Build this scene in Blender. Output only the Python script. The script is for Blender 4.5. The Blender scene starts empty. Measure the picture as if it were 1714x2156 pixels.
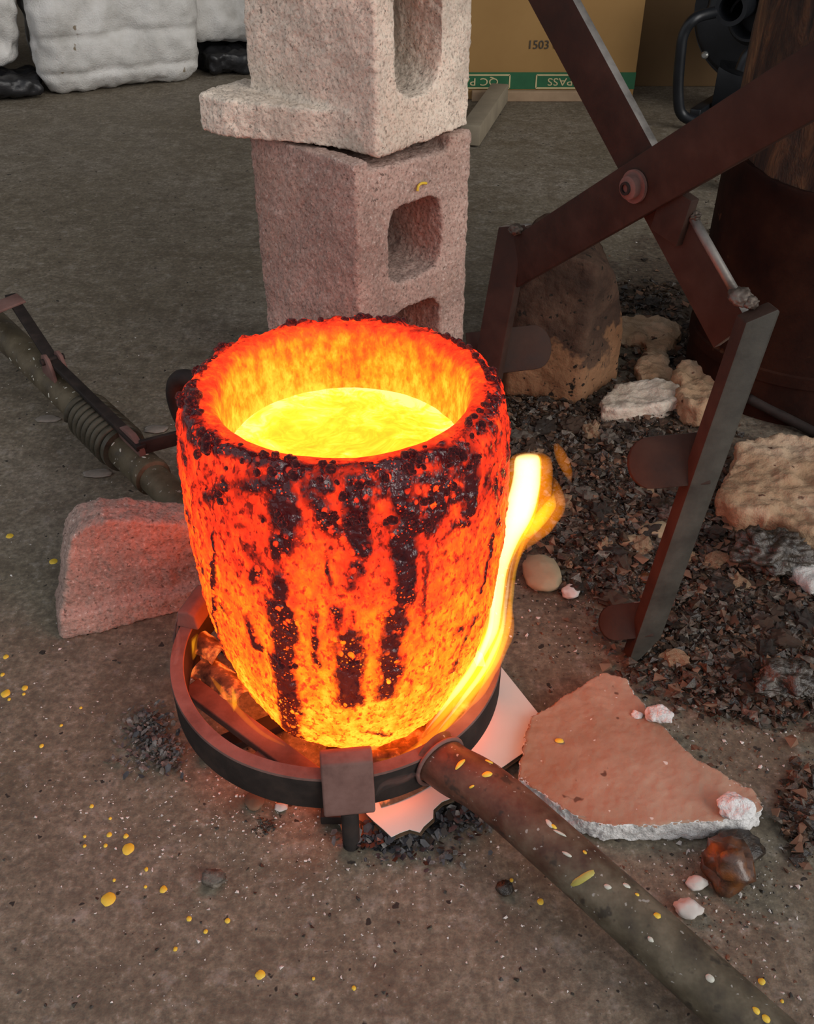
import bpy, bmesh, math, random
import numpy as np
from mathutils import Vector, Matrix

sc = bpy.context.scene
COL = sc.collection
random.seed(7); np.random.seed(7)
PI = math.pi

# ------------------------------------------------------------------ camera, world, light, exposure
CAM_H, PITCH, FPX = 0.71, math.radians(36.9), 2000.0
cd = bpy.data.cameras.new('camera'); cam = bpy.data.objects.new('camera', cd); COL.objects.link(cam)
cam.location = (0, 0, CAM_H); cam.rotation_euler = (PI / 2 - PITCH, 0, 0)
cd.sensor_fit = 'VERTICAL'; cd.sensor_height = 36.0; cd.lens = 36.0 * FPX / 2156.0
cd.clip_start = 0.01; cd.clip_end = 60
sc.camera = cam

world = bpy.data.worlds.new('sky'); sc.world = world; world.use_nodes = True
wbg = world.node_tree.nodes['Background']
wbg.inputs[0].default_value = (0.93, 0.95, 1.0, 1); wbg.inputs[1].default_value = 0.64

# hazy sun coming in through the open front of the shed, high on the right
sd = bpy.data.lights.new('sun', 'SUN'); sun = bpy.data.objects.new('sun', sd); COL.objects.link(sun)
sd.energy = 1.75; sd.angle = math.radians(40); sd.color = (1.0, 0.96, 0.9)
sun.rotation_euler = (math.radians(65), math.radians(0), math.radians(46))

cy = sc.cycles; cy.max_bounces = 4; cy.diffuse_bounces = 3; cy.adaptive_threshold = .05; cy.glossy_bounces = 3; cy.transmission_bounces = 2; cy.volume_bounces = 1
vs = sc.view_settings
vs.view_transform = 'Standard'; vs.look = 'None'; vs.exposure = 0.0; vs.gamma = 1.0; vs.use_curve_mapping = False

# ------------------------------------------------------------------ placing: photo points onto planes of the place
_c, _s = math.cos(PITCH), math.sin(PITCH)
def ray(px, py):
    a, b = (px - 857) / FPX, (1078 - py) / FPX
    return np.array([a, _c + b * _s, -_s + b * _c])
CAMP = np.array([0, 0, CAM_H])
def onz(px, py, z=0.0):
    d = ray(px, py); return CAMP + d * ((z - CAM_H) / d[2])
def ony(px, py, y):
    d = ray(px, py); return CAMP + d * (y / d[1])
def onplane(px, py, p0, n):
    d = ray(px, py); n = np.array(n); return CAMP + d * (np.dot(np.array(p0) - CAMP, n) / np.dot(d, n))

# ------------------------------------------------------------------ noise
def _h(i, j, k, seed):
    n = (i.astype(np.int64) * 374761393 + j.astype(np.int64) * 668265263 + k.astype(np.int64) * 2147483647 + seed * 1274126177) & 0xffffffff
    n = ((n ^ (n >> 13)) * 1274126177) & 0xffffffff
    n = (n ^ (n >> 16)) & 0xffffffff
    n = (n * 2246822519) & 0xffffffff
    n = (n ^ (n >> 15)) & 0xffff
    return n / 32767.5 - 1.0
def vnoise(P, seed=0):
    P = np.asarray(P, float); I = np.floor(P); Fr = P - I; U = Fr * Fr * (3 - 2 * Fr); I = I.astype(np.int64)
    i, j, k = I[:, 0], I[:, 1], I[:, 2]; u, v, w = U[:, 0], U[:, 1], U[:, 2]
    def L(a, b, t): return a + (b - a) * t
    return L(L(L(_h(i, j, k, seed), _h(i + 1, j, k, seed), u), L(_h(i, j + 1, k, seed), _h(i + 1, j + 1, k, seed), u), v),
             L(L(_h(i, j, k + 1, seed), _h(i + 1, j, k + 1, seed), u), L(_h(i, j + 1, k + 1, seed), _h(i + 1, j + 1, k + 1, seed), u), v), w)
def fbm(P, octv=4, seed=0):
    P = np.asarray(P, float); r = 0; a = 1; t = 0
    for o in range(octv):
        r = r + a * vnoise(P * 2 ** o + 17.3 * o, seed + o); t += a; a *= .5
    return r / t

# ------------------------------------------------------------------ mesh helpers
def tag(o, label=None, cat=None, group=None, kind=None):
    if label: o['label'] = label
    if cat: o['category'] = cat
    if group: o['group'] = group
    if kind: o['kind'] = kind
    return o
def thing(name, label, cat, loc=(0, 0, 0), group=None):
    o = bpy.data.objects.new(name, None); COL.objects.link(o); o.location = Vector(loc); o.empty_display_size = .02
    return tag(o, label, cat, group)
def world_loc(o):
    v = Vector(o.location)
    while o.parent: o = o.parent; v += Vector(o.location)
    return np.array(v)
def make_mesh(name, V, F, mats, smooth=True, fmat=None):
    me = bpy.data.meshes.new(name)
    V = np.asarray(V, float); me.from_pydata(V.tolist(), [], [list(map(int, f)) for f in F])
    if not isinstance(mats, (list, tuple)): mats = [mats]
    for m in mats: me.materials.append(m)
    if fmat is not None: me.polygons.foreach_set('material_index', np.asarray(fmat, np.int32))
    if smooth is True: me.polygons.foreach_set('use_smooth', np.ones(len(me.polygons), bool))
    elif smooth: me.set_sharp_from_angle(angle=math.radians(smooth)) if False else None
    me.update()
    return me
def obj(name, geo, mats, parent=None, origin=None, smooth=True, fmat=None, auto=None):
    """geo = (V, F) in world metres; stored relative to the parent (or to origin)."""
    V, F = geo; V = np.asarray(V, float)
    if parent is not None: base = world_loc(parent)
    elif origin is not None: base = np.array(origin, float)
    else:
        base = np.array([(V[:, 0].min() + V[:, 0].max()) / 2, (V[:, 1].min() + V[:, 1].max()) / 2, V[:, 2].min()])
    me = make_mesh(name, V - base, F, mats, smooth, fmat)
    if auto is not None:
        me.polygons.foreach_set('use_smooth', np.ones(len(me.polygons), bool)); me.set_sharp_from_angle(angle=math.radians(auto))
    o = bpy.data.objects.new(name, me); COL.objects.link(o)
    if parent is not None: o.parent = parent
    else: o.location = Vector(base)
    return o
def part(name, geo, mats, parent, **k): return obj(name, geo, mats, parent, **k)

def bm_geo(bm):
    bm.verts.ensure_lookup_table(); bm.verts.index_update()
    V = np.array([v.co[:] for v in bm.verts]); F = [[v.index for v in f.verts] for f in bm.faces]; bm.free(); return V, F
def geo_bm(geo):
    bm = bmesh.new(); vs_ = [bm.verts.new(tuple(v)) for v in geo[0]]
    for f in geo[1]:
        try: bm.faces.new([vs_[i] for i in f])
        except ValueError: pass
    bm.normal_update(); return bm
def bevel(geo, w, seg=2, ang=30):
    bm = geo_bm(geo); bmesh.ops.recalc_face_normals(bm, faces=bm.faces)
    es = [e for e in bm.edges if len(e.link_faces) == 2 and e.calc_face_angle(0) > math.radians(ang)]
    bmesh.ops.bevel(bm, geom=es, offset=w, segments=seg, profile=.5, affect='EDGES', clamp_overlap=True)
    return bm_geo(bm)
def join(*gs):
    V, F, o = [], [], 0
    for v, f in gs:
        V.append(np.asarray(v)); F += [[i + o for i in q] for q in f]; o += len(v)
    return np.concatenate(V), F
def unit(v): v = np.asarray(v, float); return v / np.linalg.norm(v)
def box(c, size, ex=(1, 0, 0), ey=(0, 1, 0), ez=(0, 0, 1)):
    E = np.array([unit(ex), unit(ey), unit(ez)]); h = np.array(size) / 2
    V = [np.array(c) + (np.array([a, b, d]) * h) @ E for d in (-1, 1) for b in (-1, 1) for a in (-1, 1)]
    return np.array(V), [[0, 2, 3, 1], [4, 5, 7, 6], [0, 1, 5, 4], [2, 6, 7, 3], [0, 4, 6, 2], [1, 3, 7, 5]]
def bar(a, b, w, t, up=(0, 0, 1)):
    """flat bar from a to b: width w across (in the plane set by up), thickness t along up-normal."""
    a, b = np.array(a, float), np.array(b, float); ex = unit(b - a); ez = np.array(up, float); ez = unit(ez - ex * np.dot(ez, ex)); ey = np.cross(ez, ex)
    return box((a + b) / 2, (np.linalg.norm(b - a), w, t), ex, ey, ez)
def prism(poly, p0, eu, ev, en, th):
    """2D outline (u,v) placed at p0 in frame eu,ev and given thickness th along en."""
    poly = np.array(poly, float); n = len(poly); eu, ev, en = map(lambda q: np.array(q, float), (eu, ev, en))
    A = np.array(p0) + poly[:, :1] * eu + poly[:, 1:] * ev; B = A + en * th
    F = [list(range(n))[::-1], list(range(n, 2 * n))] + [[i, (i + 1) % n, n + (i + 1) % n, n + i] for i in range(n)]
    bm = geo_bm((np.concatenate([A, B]), F)); bmesh.ops.recalc_face_normals(bm, faces=bm.faces); return bm_geo(bm)
def smooth_path(P, n=8):
    P = np.array(P, float); Q = []
    for i in range(len(P) - 1):
        p0, p1, p2, p3 = P[max(i - 1, 0)], P[i], P[i + 1], P[min(i + 2, len(P) - 1)]
        for t in np.linspace(0, 1, n, endpoint=False):
            Q.append(.5 * ((2 * p1) + (-p0 + p2) * t + (2 * p0 - 5 * p1 + 4 * p2 - p3) * t * t + (-p0 + 3 * p1 - 3 * p2 + p3) * t ** 3))
    Q.append(P[-1]); return np.array(Q)
def tube(path, r, seg=20, cap=True, hollow=None, ell=None):
    """round tube along path; r scalar or per point; ell=(vector, factor per point) flattens across."""
    P = np.array(path, float); n = len(P); r = np.broadcast_to(np.array(r, float), (n,))
    T = np.gradient(P, axis=0); T /= np.linalg.norm(T, axis=1)[:, None]
    ref = np.array([0, 0, 1.]) if abs(T[0][2]) < .9 else np.array([1., 0, 0])
    N = unit(ref - T[0] * np.dot(ref, T[0])); V = []
    for i in range(n):
        N = unit(N - T[i] * np.dot(N, T[i])); B = np.cross(T[i], N)
        for k in range(seg):
            a = 2 * PI * k / seg; V.append(P[i] + r[i] * (math.cos(a) * N + math.sin(a) * B))
    F = [[i * seg + k, i * seg + (k + 1) % seg, (i + 1) * seg + (k + 1) % seg, (i + 1) * seg + k] for i in range(n - 1) for k in range(seg)]
    if cap: F += [list(range(seg))[::-1], list(range((n - 1) * seg, n * seg))]
    return np.array(V), F
def lathe(prof, c, seg=64, closed=False, a0=0, a1=2 * PI):
    """prof = [(r, z)]; closed profile makes a ring."""
    full = abs(a1 - a0 - 2 * PI) < 1e-6; m = len(prof); na = seg if full else seg + 1; V = []
    for k in range(na):
        a = a0 + (a1 - a0) * k / seg
        for r, z in prof: V.append((c[0] + r * math.cos(a), c[1] + r * math.sin(a), c[2] + z))
    F = []
    for k in range(seg):
        k2 = (k + 1) % na
        for i in range(m if closed else m - 1):
            j = (i + 1) % m; F.append([k * m + i, k2 * m + i, k2 * m + j, k * m + j])
    return np.array(V), F
def orient(geo, matrix):  # matrix rows = local axes
    return np.asarray(geo[0]) @ np.array(matrix), geo[1]
def remesh(geo, voxel, cutters=()):
    def tmp(g):
        bm = geo_bm(g); bmesh.ops.recalc_face_normals(bm, faces=bm.faces); me = bpy.data.meshes.new('t'); bm.to_mesh(me); bm.free()
        o = bpy.data.objects.new('t', me); COL.objects.link(o); return o
    o = tmp(geo); cs = [tmp(c) for c in cutters]
    for c in cs:
        m = o.modifiers.new('b', 'BOOLEAN'); m.operation = 'DIFFERENCE'; m.object = c; m.solver = 'EXACT'
    m = o.modifiers.new('r', 'REMESH'); m.mode = 'VOXEL'; m.voxel_size = voxel
    dg = bpy.context.evaluated_depsgraph_get(); ev = o.evaluated_get(dg); me = ev.to_mesh()
    V = np.empty(len(me.vertices) * 3); me.vertices.foreach_get('co', V); V = V.reshape(-1, 3)
    N = np.empty(len(me.vertices) * 3); me.vertices.foreach_get('normal', N); N = N.reshape(-1, 3)
    F = [list(p.vertices) for p in me.polygons]; ev.to_mesh_clear()
    for q in [o] + cs:
        d = q.data; bpy.data.objects.remove(q); bpy.data.meshes.remove(d)
    return V, F, N
def vnormals(V, F):
    me = bpy.data.meshes.new('t'); me.from_pydata(np.asarray(V).tolist(), [], F); N = np.empty(len(V) * 3)
    me.vertices.foreach_get('normal', N); bpy.data.meshes.remove(me); return N.reshape(-1, 3)
def fnormals(V, F):
    me = bpy.data.meshes.new('t'); me.from_pydata(np.asarray(V).tolist(), [], F); N = np.empty(len(me.polygons) * 3)
    me.polygons.foreach_get('normal', N); bpy.data.meshes.remove(me); return N.reshape(-1, 3)
def relax(V, F, it):
    E = set()
    for f in F:
        for a, b in zip(f, f[1:] + f[:1]): E.add((a, b) if a < b else (b, a))
    E = np.array(list(E)); V = V.copy(); deg = np.zeros(len(V)); np.add.at(deg, E[:, 0], 1); np.add.at(deg, E[:, 1], 1)
    for _ in range(it):
        S = np.zeros_like(V); np.add.at(S, E[:, 0], V[E[:, 1]]); np.add.at(S, E[:, 1], V[E[:, 0]]); V = .5 * V + .5 * S / deg[:, None]
    return V
def rough(geo, voxel, amps, cutters=(), it=0, seed=1, clampz=None):
    """voxel-remeshed solid with real surface roughness. amps = [(amplitude m, frequency 1/m, octaves)]"""
    V, F, N = remesh(geo, voxel, cutters)
    if it: V = relax(V, F, it); N = vnormals(V, F)
    d = 0
    for q, (a, fr, oc) in enumerate(amps): d = d + a * fbm(V * fr, oc, seed + 31 * q)
    V = V + N * d[:, None]
    if clampz is not None: V[:, 2] = np.maximum(V[:, 2], clampz)
    return V, F
def rock_geo(sub, seed, squash=(1, 1, .7), amp=.35, fr=1.6, facet=.0):
    bm = bmesh.new(); bmesh.ops.create_icosphere(bm, subdivisions=sub, radius=1); V, F = bm_geo(bm)
    d = 1 + amp * fbm(V * fr, 3, seed); V = V * d[:, None]
    if facet: V = np.round(V / facet) * facet * .5 + V * .5
    V = V * np.array(squash); V[:, 2] -= V[:, 2].min(); return V, F
def text_geo(s, size, p0, eu, ev, en, ext=.0004):
    cu = bpy.data.curves.new('t', 'FONT'); cu.body = s; cu.size = size; cu.extrude = ext; cu.align_x = 'CENTER'; cu.align_y = 'CENTER'; cu.resolution_u = 3
    o = bpy.data.objects.new('t', cu); COL.objects.link(o); dg = bpy.context.evaluated_depsgraph_get(); me = o.evaluated_get(dg).to_mesh()
    V = np.array([v.co[:] for v in me.vertices]); F = [list(p.vertices) for p in me.polygons]; o.evaluated_get(dg).to_mesh_clear()
    bpy.data.objects.remove(o); bpy.data.curves.remove(cu)
    return np.array(p0) + V[:, :1] * np.array(eu) + V[:, 1:2] * np.array(ev) + V[:, 2:] * np.array(en), F

# ------------------------------------------------------------------ materials
class NT:
    def __init__(s, name):
        s.m = bpy.data.materials.new(name); s.m.use_nodes = True; s.t = s.m.node_tree; s.n = s.t.nodes; s.n.clear()
        s.out = s.n.new('ShaderNodeOutputMaterial'); s.co = s.n.new('ShaderNodeTexCoord')
    def link(s, a, b): s.t.links.new(a, b)
    def put(s, sock, v):
        if isinstance(v, bpy.types.NodeSocket): s.link(v, sock)
        else: sock.default_value = v
    def noise(s, scale, detail=6, rough=.6, dist=0, vec=None, out='Fac'):
        n = s.n.new('ShaderNodeTexNoise'); n.inputs['Scale'].default_value = scale; n.inputs['Detail'].default_value = detail
        n.inputs['Roughness'].default_value = rough; n.inputs['Distortion'].default_value = dist; s.link(vec or s.co.outputs['Object'], n.inputs['Vector']); return n.outputs[out]
    def voro(s, scale, feature='F1', out='Distance', rnd=1, vec=None):
        n = s.n.new('ShaderNodeTexVoronoi'); n.feature = feature; n.inputs['Scale'].default_value = scale; n.inputs['Randomness'].default_value = rnd
        s.link(vec or s.co.outputs['Object'], n.inputs['Vector']); return n.outputs[out]
    def ramp(s, fac, stops, interp='LINEAR'):
        n = s.n.new('ShaderNodeValToRGB'); n.color_ramp.interpolation = interp; e = n.color_ramp.elements
        while len(e) > 1: e.remove(e[0])
        e[0].position = stops[0][0]; e[0].color = (*stops[0][1], 1)
        for p, c in stops[1:]: q = e.new(p); q.color = (*c, 1)
        s.link(fac, n.inputs[0]); return n.outputs[0]
    def rng(s, v, a, b, c=0, d=1, clamp=True):
        n = s.n.new('ShaderNodeMapRange'); n.clamp = clamp
        for i, q in enumerate((v, a, b, c, d)): s.put(n.inputs[i], q)
        return n.outputs[0]
    def math(s, op, a, b=0., c=0.):
        n = s.n.new('ShaderNodeMath'); n.operation = op
        for i, q in enumerate((a, b, c)): s.put(n.inputs[i], q)
        return n.outputs[0]
    def mix(s, fac, a, b, blend='MIX'):
        n = s.n.new('ShaderNodeMix'); n.data_type = 'RGBA'; n.blend_type = blend; s.put(n.inputs[0], fac)
        for i, q in ((6, a), (7, b)): s.put(n.inputs[i], q if isinstance(q, bpy.types.NodeSocket) else (*q, 1))
        return n.outputs[2]
    def attr(s, name): n = s.n.new('ShaderNodeAttribute'); n.attribute_name = name; return n.outputs['Fac']
    def scaled(s, v3):
        n = s.n.new('ShaderNodeMapping'); n.inputs['Scale'].default_value = v3; s.link(s.co.outputs['Object'], n.inputs[0]); return n.outputs[0]
    def bsdf(s, col, rough=.7, metal=0, bump=None, bstr=.5, bdist=.002, em=None, estr=1.0, spec=.5, coat=0):
        b = s.n.new('ShaderNodeBsdfPrincipled')
        s.put(b.inputs['Base Color'], col if isinstance(col, bpy.types.NodeSocket) else (*col, 1)); s.put(b.inputs['Roughness'], rough); s.put(b.inputs['Metallic'], metal)
        s.put(b.inputs['Specular IOR Level'], spec); s.put(b.inputs['Coat Weight'], coat)
        if em is not None:
            s.put(b.inputs['Emission Color'], em if isinstance(em, bpy.types.NodeSocket) else (*em, 1)); s.put(b.inputs['Emission Strength'], estr)
        if bump is not None:
            n = s.n.new('ShaderNodeBump'); n.inputs['Strength'].default_value = bstr; n.inputs['Distance'].default_value = bdist; s.link(bump, n.inputs['Height']); s.link(n.outputs[0], b.inputs['Normal'])
        s.link(b.outputs[0], s.out.inputs[0]); return s.m

def simple(name, cols, scale=20, rough=.7, bump=.3, bscale=120, bdist=.001, metal=0, spec=.5, speck=None, detail=6):
    t = NT(name); n = t.noise(scale, detail); k = len(cols)
    col = t.ramp(n, [(.3 + .4 * i / max(k - 1, 1), c) for i, c in enumerate(cols)])
    if speck:
        for (sscale, thr, scol) in speck:
            v = t.noise(sscale, 2, .5); col = t.mix(t.rng(v, thr, thr + .03), col, scol)
    return t.bsdf(col, rough, metal, t.noise(bscale, 4), bump, bdist, spec=spec)

M = {}
# concrete floor
t = NT('floor_concrete')
big = t.noise(2.6, 5, .62, .3); med = t.noise(16, 5, .68); fine = t.noise(150, 3, .7)
col = t.ramp(big, [(.32, (.165, .132, .086)), (.5, (.205, .170, .120)), (.68, (.245, .210, .162))])
col = t.mix(t.rng(med, .36, .56, .55, 0), col, (.10, .076, .048))
col = t.mix(t.rng(med, .58, .76, 0, .35), col, (.33, .29, .25))
col = t.mix(t.rng(fine, .36, .60, .62, 0), col, (.05, .042, .034))
col = t.mix(t.rng(fine, .60, .74, 0, .55), col, (.40, .37, .34))
mot = t.noise(48, 4, .7)
col = t.mix(t.rng(mot, .34, .52, .6, 0), col, (.075, .058, .040))
col = t.mix(t.rng(mot, .56, .70, 0, .4), col, (.34, .31, .275))
# trodden dirt under the rubble at right
sx = t.n.new('ShaderNodeSeparateXYZ'); t.link(t.co.outputs['Object'], sx.inputs[0])
def blobmask(cx, cy, rx, ry):
    a = t.math('MULTIPLY', t.math('SUBTRACT', sx.outputs[0], cx), 1 / rx); b = t.math('MULTIPLY', t.math('SUBTRACT', sx.outputs[1], cy), 1 / ry)
    return t.math('SQRT', t.math('ADD', t.math('MULTIPLY', a, a), t.math('MULTIPLY', b, b)))
dm = t.math('MINIMUM', blobmask(.27, 1.02, .22, .26), t.math('MINIMUM', blobmask(.42, .80, .22, .12), blobmask(.55, 1.5, .22, .4)))
dm = t.math('ADD', dm, t.rng(med, .3, .7, .45, -.45, False))
col = t.mix(t.rng(dm, 1.05, .75, 0, .85), col, t.mix(t.rng(fine, .4, .6), (.030, .019, .012), (.085, .055, .034)))
hh = t.math('ADD', t.math('MULTIPLY', fine, .45), t.math('MULTIPLY', med, .8))
col = t.mix(t.rng(t.noise(75, 2, .5), .69, .72), col, (.02, .016, .012))
M['floor'] = t.bsdf(col, t.rng(med, .3, .7, .6, .9), 0, hh, .4, .004)
M['wall'] = simple('workshop_wall', [(.06, .05, .038), (.12, .10, .075), (.09, .07, .05)], 4, .9, .3, 60, .003)
M['shade_ceiling'] = simple('shade_roof', [(.10, .095, .09), (.16, .155, .15)], 3, .8, .2, 40)

# concrete block with open aggregate
def concrete(name, tint, seed_off=0.):
    t = NT(name); f = t.noise(290, 3, .6); g = t.noise(9 + seed_off, 4, .6); v = t.voro(260)
    col = t.ramp(g, [(.3, tuple(c * .62 for c in tint)), (.55, tint), (.75, tuple(min(1, c * 1.25) for c in tint))])
    col = t.mix(t.rng(f, .32, .50, .85, 0), col, tuple(c * .42 for c in tint))               # pits between the grains
    col = t.mix(t.rng(f, .60, .74, 0, .8), col, (.68, .61, .55))                 # pale grains
    col = t.mix(t.rng(t.noise(150, 2), .66, .71, 0, .75), col, tuple(c * .2 for c in tint))
    col = t.mix(t.rng(t.noise(6, 3), .55, .72, 0, .35), col, (.30, .17, .10))    # iron staining
    h = t.math('ADD', t.math('MULTIPLY', f, 1.0), t.math('MULTIPLY', v, -.4))
    return t.bsdf(col, .92, 0, h, .55, .002, spec=.2)
M['block'] = concrete('concrete_block', (.43, .30, .25)); M['block2'] = concrete('concrete_block_upper', (.72, .61, .50), 3.)

def steel(name, cols, rough=.55, metal=.35, spots=None):
    t = NT(name); n = t.noise(30, 4, .65); col = t.ramp(n, [(.3 + .4 * i / (len(cols) - 1), c) for i, c in enumerate(cols)])
    if spots:
        col = t.mix(t.rng(t.noise(160, 2, .5), .68, .71), col, spots)
    return t.bsdf(col, t.rng(n, .3, .7, rough - .12, rough + .15), metal, t.noise(260, 2, .6), .25, .001, spec=.18)
STEEL_SPEC = .2
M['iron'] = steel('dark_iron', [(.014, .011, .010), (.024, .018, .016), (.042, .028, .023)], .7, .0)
M['iron_top'] = steel('glow_reddened_iron', [(.10, .052, .045), (.16, .088, .075), (.20, .115, .10)], .75, .1)  # crucible's red glow on the ring top painted into the colour
M['pipe'] = steel('worn_pipe', [(.05, .038, .025), (.098, .078, .048), (.15, .122, .080)], .55, .2, (.26, .24, .20))
t = NT('reddish_end_pipe'); n = t.noise(34, 4, .65); ln_ = t.n.new('ShaderNodeVectorMath'); ln_.operation = 'LENGTH'; t.link(t.co.outputs['Object'], ln_.inputs[0])
col = t.ramp(n, [(.32, (.050, .040, .029)), (.5, (.092, .077, .051)), (.68, (.155, .132, .092))])
redden = t.rng(t.math('ADD', ln_.outputs['Value'], t.rng(n, .3, .7, -.04, .04, False)), .33, .22)  # redder brown towards the ring end
col = t.mix(t.math('MULTIPLY', redden, .85), col, t.ramp(n, [(.35, (.075, .026, .016)), (.65, (.16, .062, .040))]))
col = t.mix(t.rng(t.noise(60, 3, .6), .60, .68, 0, .7), col, (.028, .024, .020)); col = t.mix(t.rng(t.noise(190, 2, .5), .69, .72), col, (.30, .29, .26))
M['pipe_near'] = t.bsdf(col, t.rng(n, .3, .7, .42, .65), .2, t.noise(260, 2, .6), .25, .001, spec=.3)
M['tong'] = steel('rust_brown_steel', [(.022, .0115, .0085), (.034, .018, .013), (.048, .027, .020)], .72, .0)
M['tong_edge'] = steel('daylit_edge_steel', [(.11, .10, .09), (.18, .165, .15), (.24, .22, .20)], .5, .5)  # daylight catching the tongs' edges painted in as paler steel
M['jaw_face'] = steel('grey_worn_steel', [(.036, .031, .026), (.052, .046, .038), (.072, .064, .053)], .62, .1)
M['weld'] = steel('weld_bead', [(.03, .022, .018), (.08, .062, .05), (.17, .14, .12)], .5, .5)
M['spring'] = steel('spring_steel', [(.04, .034, .026), (.08, .07, .05), (.12, .105, .08)], .45, .5)
M['rust'] = simple('rusty_sleeve', [(.010, .004, .003), (.022, .0075, .0045), (.036, .013, .007)], 14, .8, .4, 80, .002, .0, .1, [(30, .70, (.07, .028, .014))])
M['yellow'] = simple('yellow_paint', [(.62, .40, .03), (.75, .52, .05)], 80, .45, .1, 200)
M['pale_paint'] = simple('pale_paint', [(.42, .42, .36), (.55, .54, .46)], 80, .5, .1, 200)
M['olive_paint'] = simple('olive_yellow_paint', [(.34, .30, .06), (.45, .40, .10)], 80, .5, .1, 200)

# fibre and refractories
M['fibre'] = simple('ceramic_fibre', [(.40, .385, .36), (.54, .525, .50), (.62, .605, .585)], 14, 1, .7, 220, .004, 0, .1, [(26, .70, (.22, .18, .13))])
M['fibre_edge'] = simple('fibre_edge', [(.46, .45, .44), (.72, .71, .70), (.85, .84, .83)], 60, 1, .8, 300, .004, 0, .1)
M['board_top'] = simple('refractory_crust', [(.24, .135, .085), (.34, .205, .14), (.42, .28, .20)], 9, .85, .4, 160, .002, 0, .3, [(55, .70, (.12, .06, .04)), (120, .72, (.6, .55, .5))])
M['pink_fibre'] = simple('baked_fibre', [(.25, .15, .085), (.38, .25, .155), (.50, .37, .26)], 11, 1, .7, 160, .004, 0, .1, [(45, .68, (.12, .06, .04))])
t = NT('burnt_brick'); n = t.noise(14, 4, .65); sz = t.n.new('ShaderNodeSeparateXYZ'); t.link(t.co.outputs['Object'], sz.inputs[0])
soot_glow = t.rng(t.math('ADD', sz.outputs[2], t.rng(n, .3, .7, -.06, .06, False)), .075, .095)  # sooty dark top; crucible glow on the lower part painted as lighter orange
col = t.mix(soot_glow, t.ramp(n, [(.3, (.13, .062, .03)), (.6, (.22, .115, .06))]), t.ramp(n, [(.3, (.020, .012, .009)), (.5, (.05, .028, .019)), (.7, (.09, .052, .034))]))
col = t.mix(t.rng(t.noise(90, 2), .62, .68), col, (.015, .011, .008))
M['pale_fibre'] = simple('pale_baked_fibre', [(.34, .27, .20), (.52, .44, .36), (.62, .55, .47)], 16, 1, .7, 160, .004, 0, .1)
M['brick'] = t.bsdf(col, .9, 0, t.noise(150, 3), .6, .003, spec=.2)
M['stone'] = simple('buff_stone', [(.26, .19, .11), (.38, .29, .18)], 20, .8, .4, 120)
M['slag_dark'] = simple('dark_slag', [(.008, .006, .005), (.024, .016, .011), (.06, .04, .024)], 160, .35, .6, 300, .003, 0, .6)
M['slag_brown'] = simple('brown_slag', [(.022, .012, .008), (.055, .031, .018), (.11, .066, .038)], 160, .5, .6, 300, .003)
M['slag_grey'] = simple('grey_slag', [(.04, .034, .028), (.10, .082, .064), (.22, .19, .155)], 160, .55, .5, 200, .003)
M['slag_glossy'] = simple('glossy_slag', [(.014, .010, .007), (.045, .033, .024), (.11, .09, .072)], 90, .22, .7, 260, .003, 0, .7)
M['amber'] = simple('amber_slag', [(.02, .009, .005), (.09, .032, .010), (.20, .07, .016)], 80, .38, .4, 120, .002, 0, .8)
M['grit_pale'] = simple('pale_grit', [(.45, .41, .38), (.66, .62, .58)], 30, .8)
M['grit_rust'] = simple('rust_grit', [(.09, .042, .024), (.20, .105, .06)], 30, .8)
M['grit_dark'] = simple('dark_grit', [(.012, .01, .008), (.04, .03, .022)], 30, .6)
M['pale_dust'] = simple('pale_dust', [(.17, .145, .12), (.27, .235, .20)], 60, .9)
M['ash'] = simple('ash_flake', [(.045, .042, .040), (.12, .112, .105), (.28, .26, .24)], 220, .95)
M['char'] = simple('charred_flake', [(.012, .012, .014), (.04, .04, .045), (.10, .10, .11)], 70, .6)
M['card'] = simple('white_card', [(.62, .58, .54), (.70, .66, .62)], 10, .75, .1, 60)
M['kraft'] = simple('kraft_card', [(.26, .17, .10), (.34, .23, .14)], 20, .85, .2, 80)
M['scorch'] = simple('scorched_card', [(.05, .035, .022), (.16, .09, .045)], 40, .9, .2, 80)
M['carton'] = simple('carton_board', [(.25, .135, .040), (.30, .168, .054)], 5, .85, .15, 50)
M['carton2'] = simple('carton_board_dull', [(.11, .062, .023), (.14, .08, .032)], 5, .85, .15, 50)
M['green'] = simple('green_print', [(.006, .075, .026), (.010, .10, .036)], 30, .6, .0)
M['cream'] = simple('cream_print', [(.42, .34, .17), (.5, .41, .22)], 30, .6, .0)
M['ink'] = simple('black_ink', [(.03, .024, .018), (.05, .04, .03)], 30, .7, .0)
M['wood_board'] = simple('grey_board', [(.16, .13, .09), (.24, .20, .14)], 12, .85, .3, 80)
M['black'] = simple('black_painted_metal', [(.006, .007, .009), (.014, .016, .02)], 20, .4, .2, 90, .001, .2)
M['plastic'] = simple('black_plastic', [(.006, .006, .007), (.016, .016, .018)], 14, .45, .5, 40, .004)
M['bolt'] = simple('pale_bolt', [(.30, .30, .28), (.45, .45, .42)], 40, .35, .1, 100, .001, .7)
t = NT('old_wood'); vec = t.scaled((26, 26, 6)); n = t.noise(1, 5, .75, 1.2, vec)
M['wood'] = t.bsdf(t.ramp(n, [(.34, (.010, .005, .003)), (.47, (.040, .018, .009)), (.60, (.10, .045, .018)), (.74, (.24, .12, .05))]), .85, 0, n, .9, .012)

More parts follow.
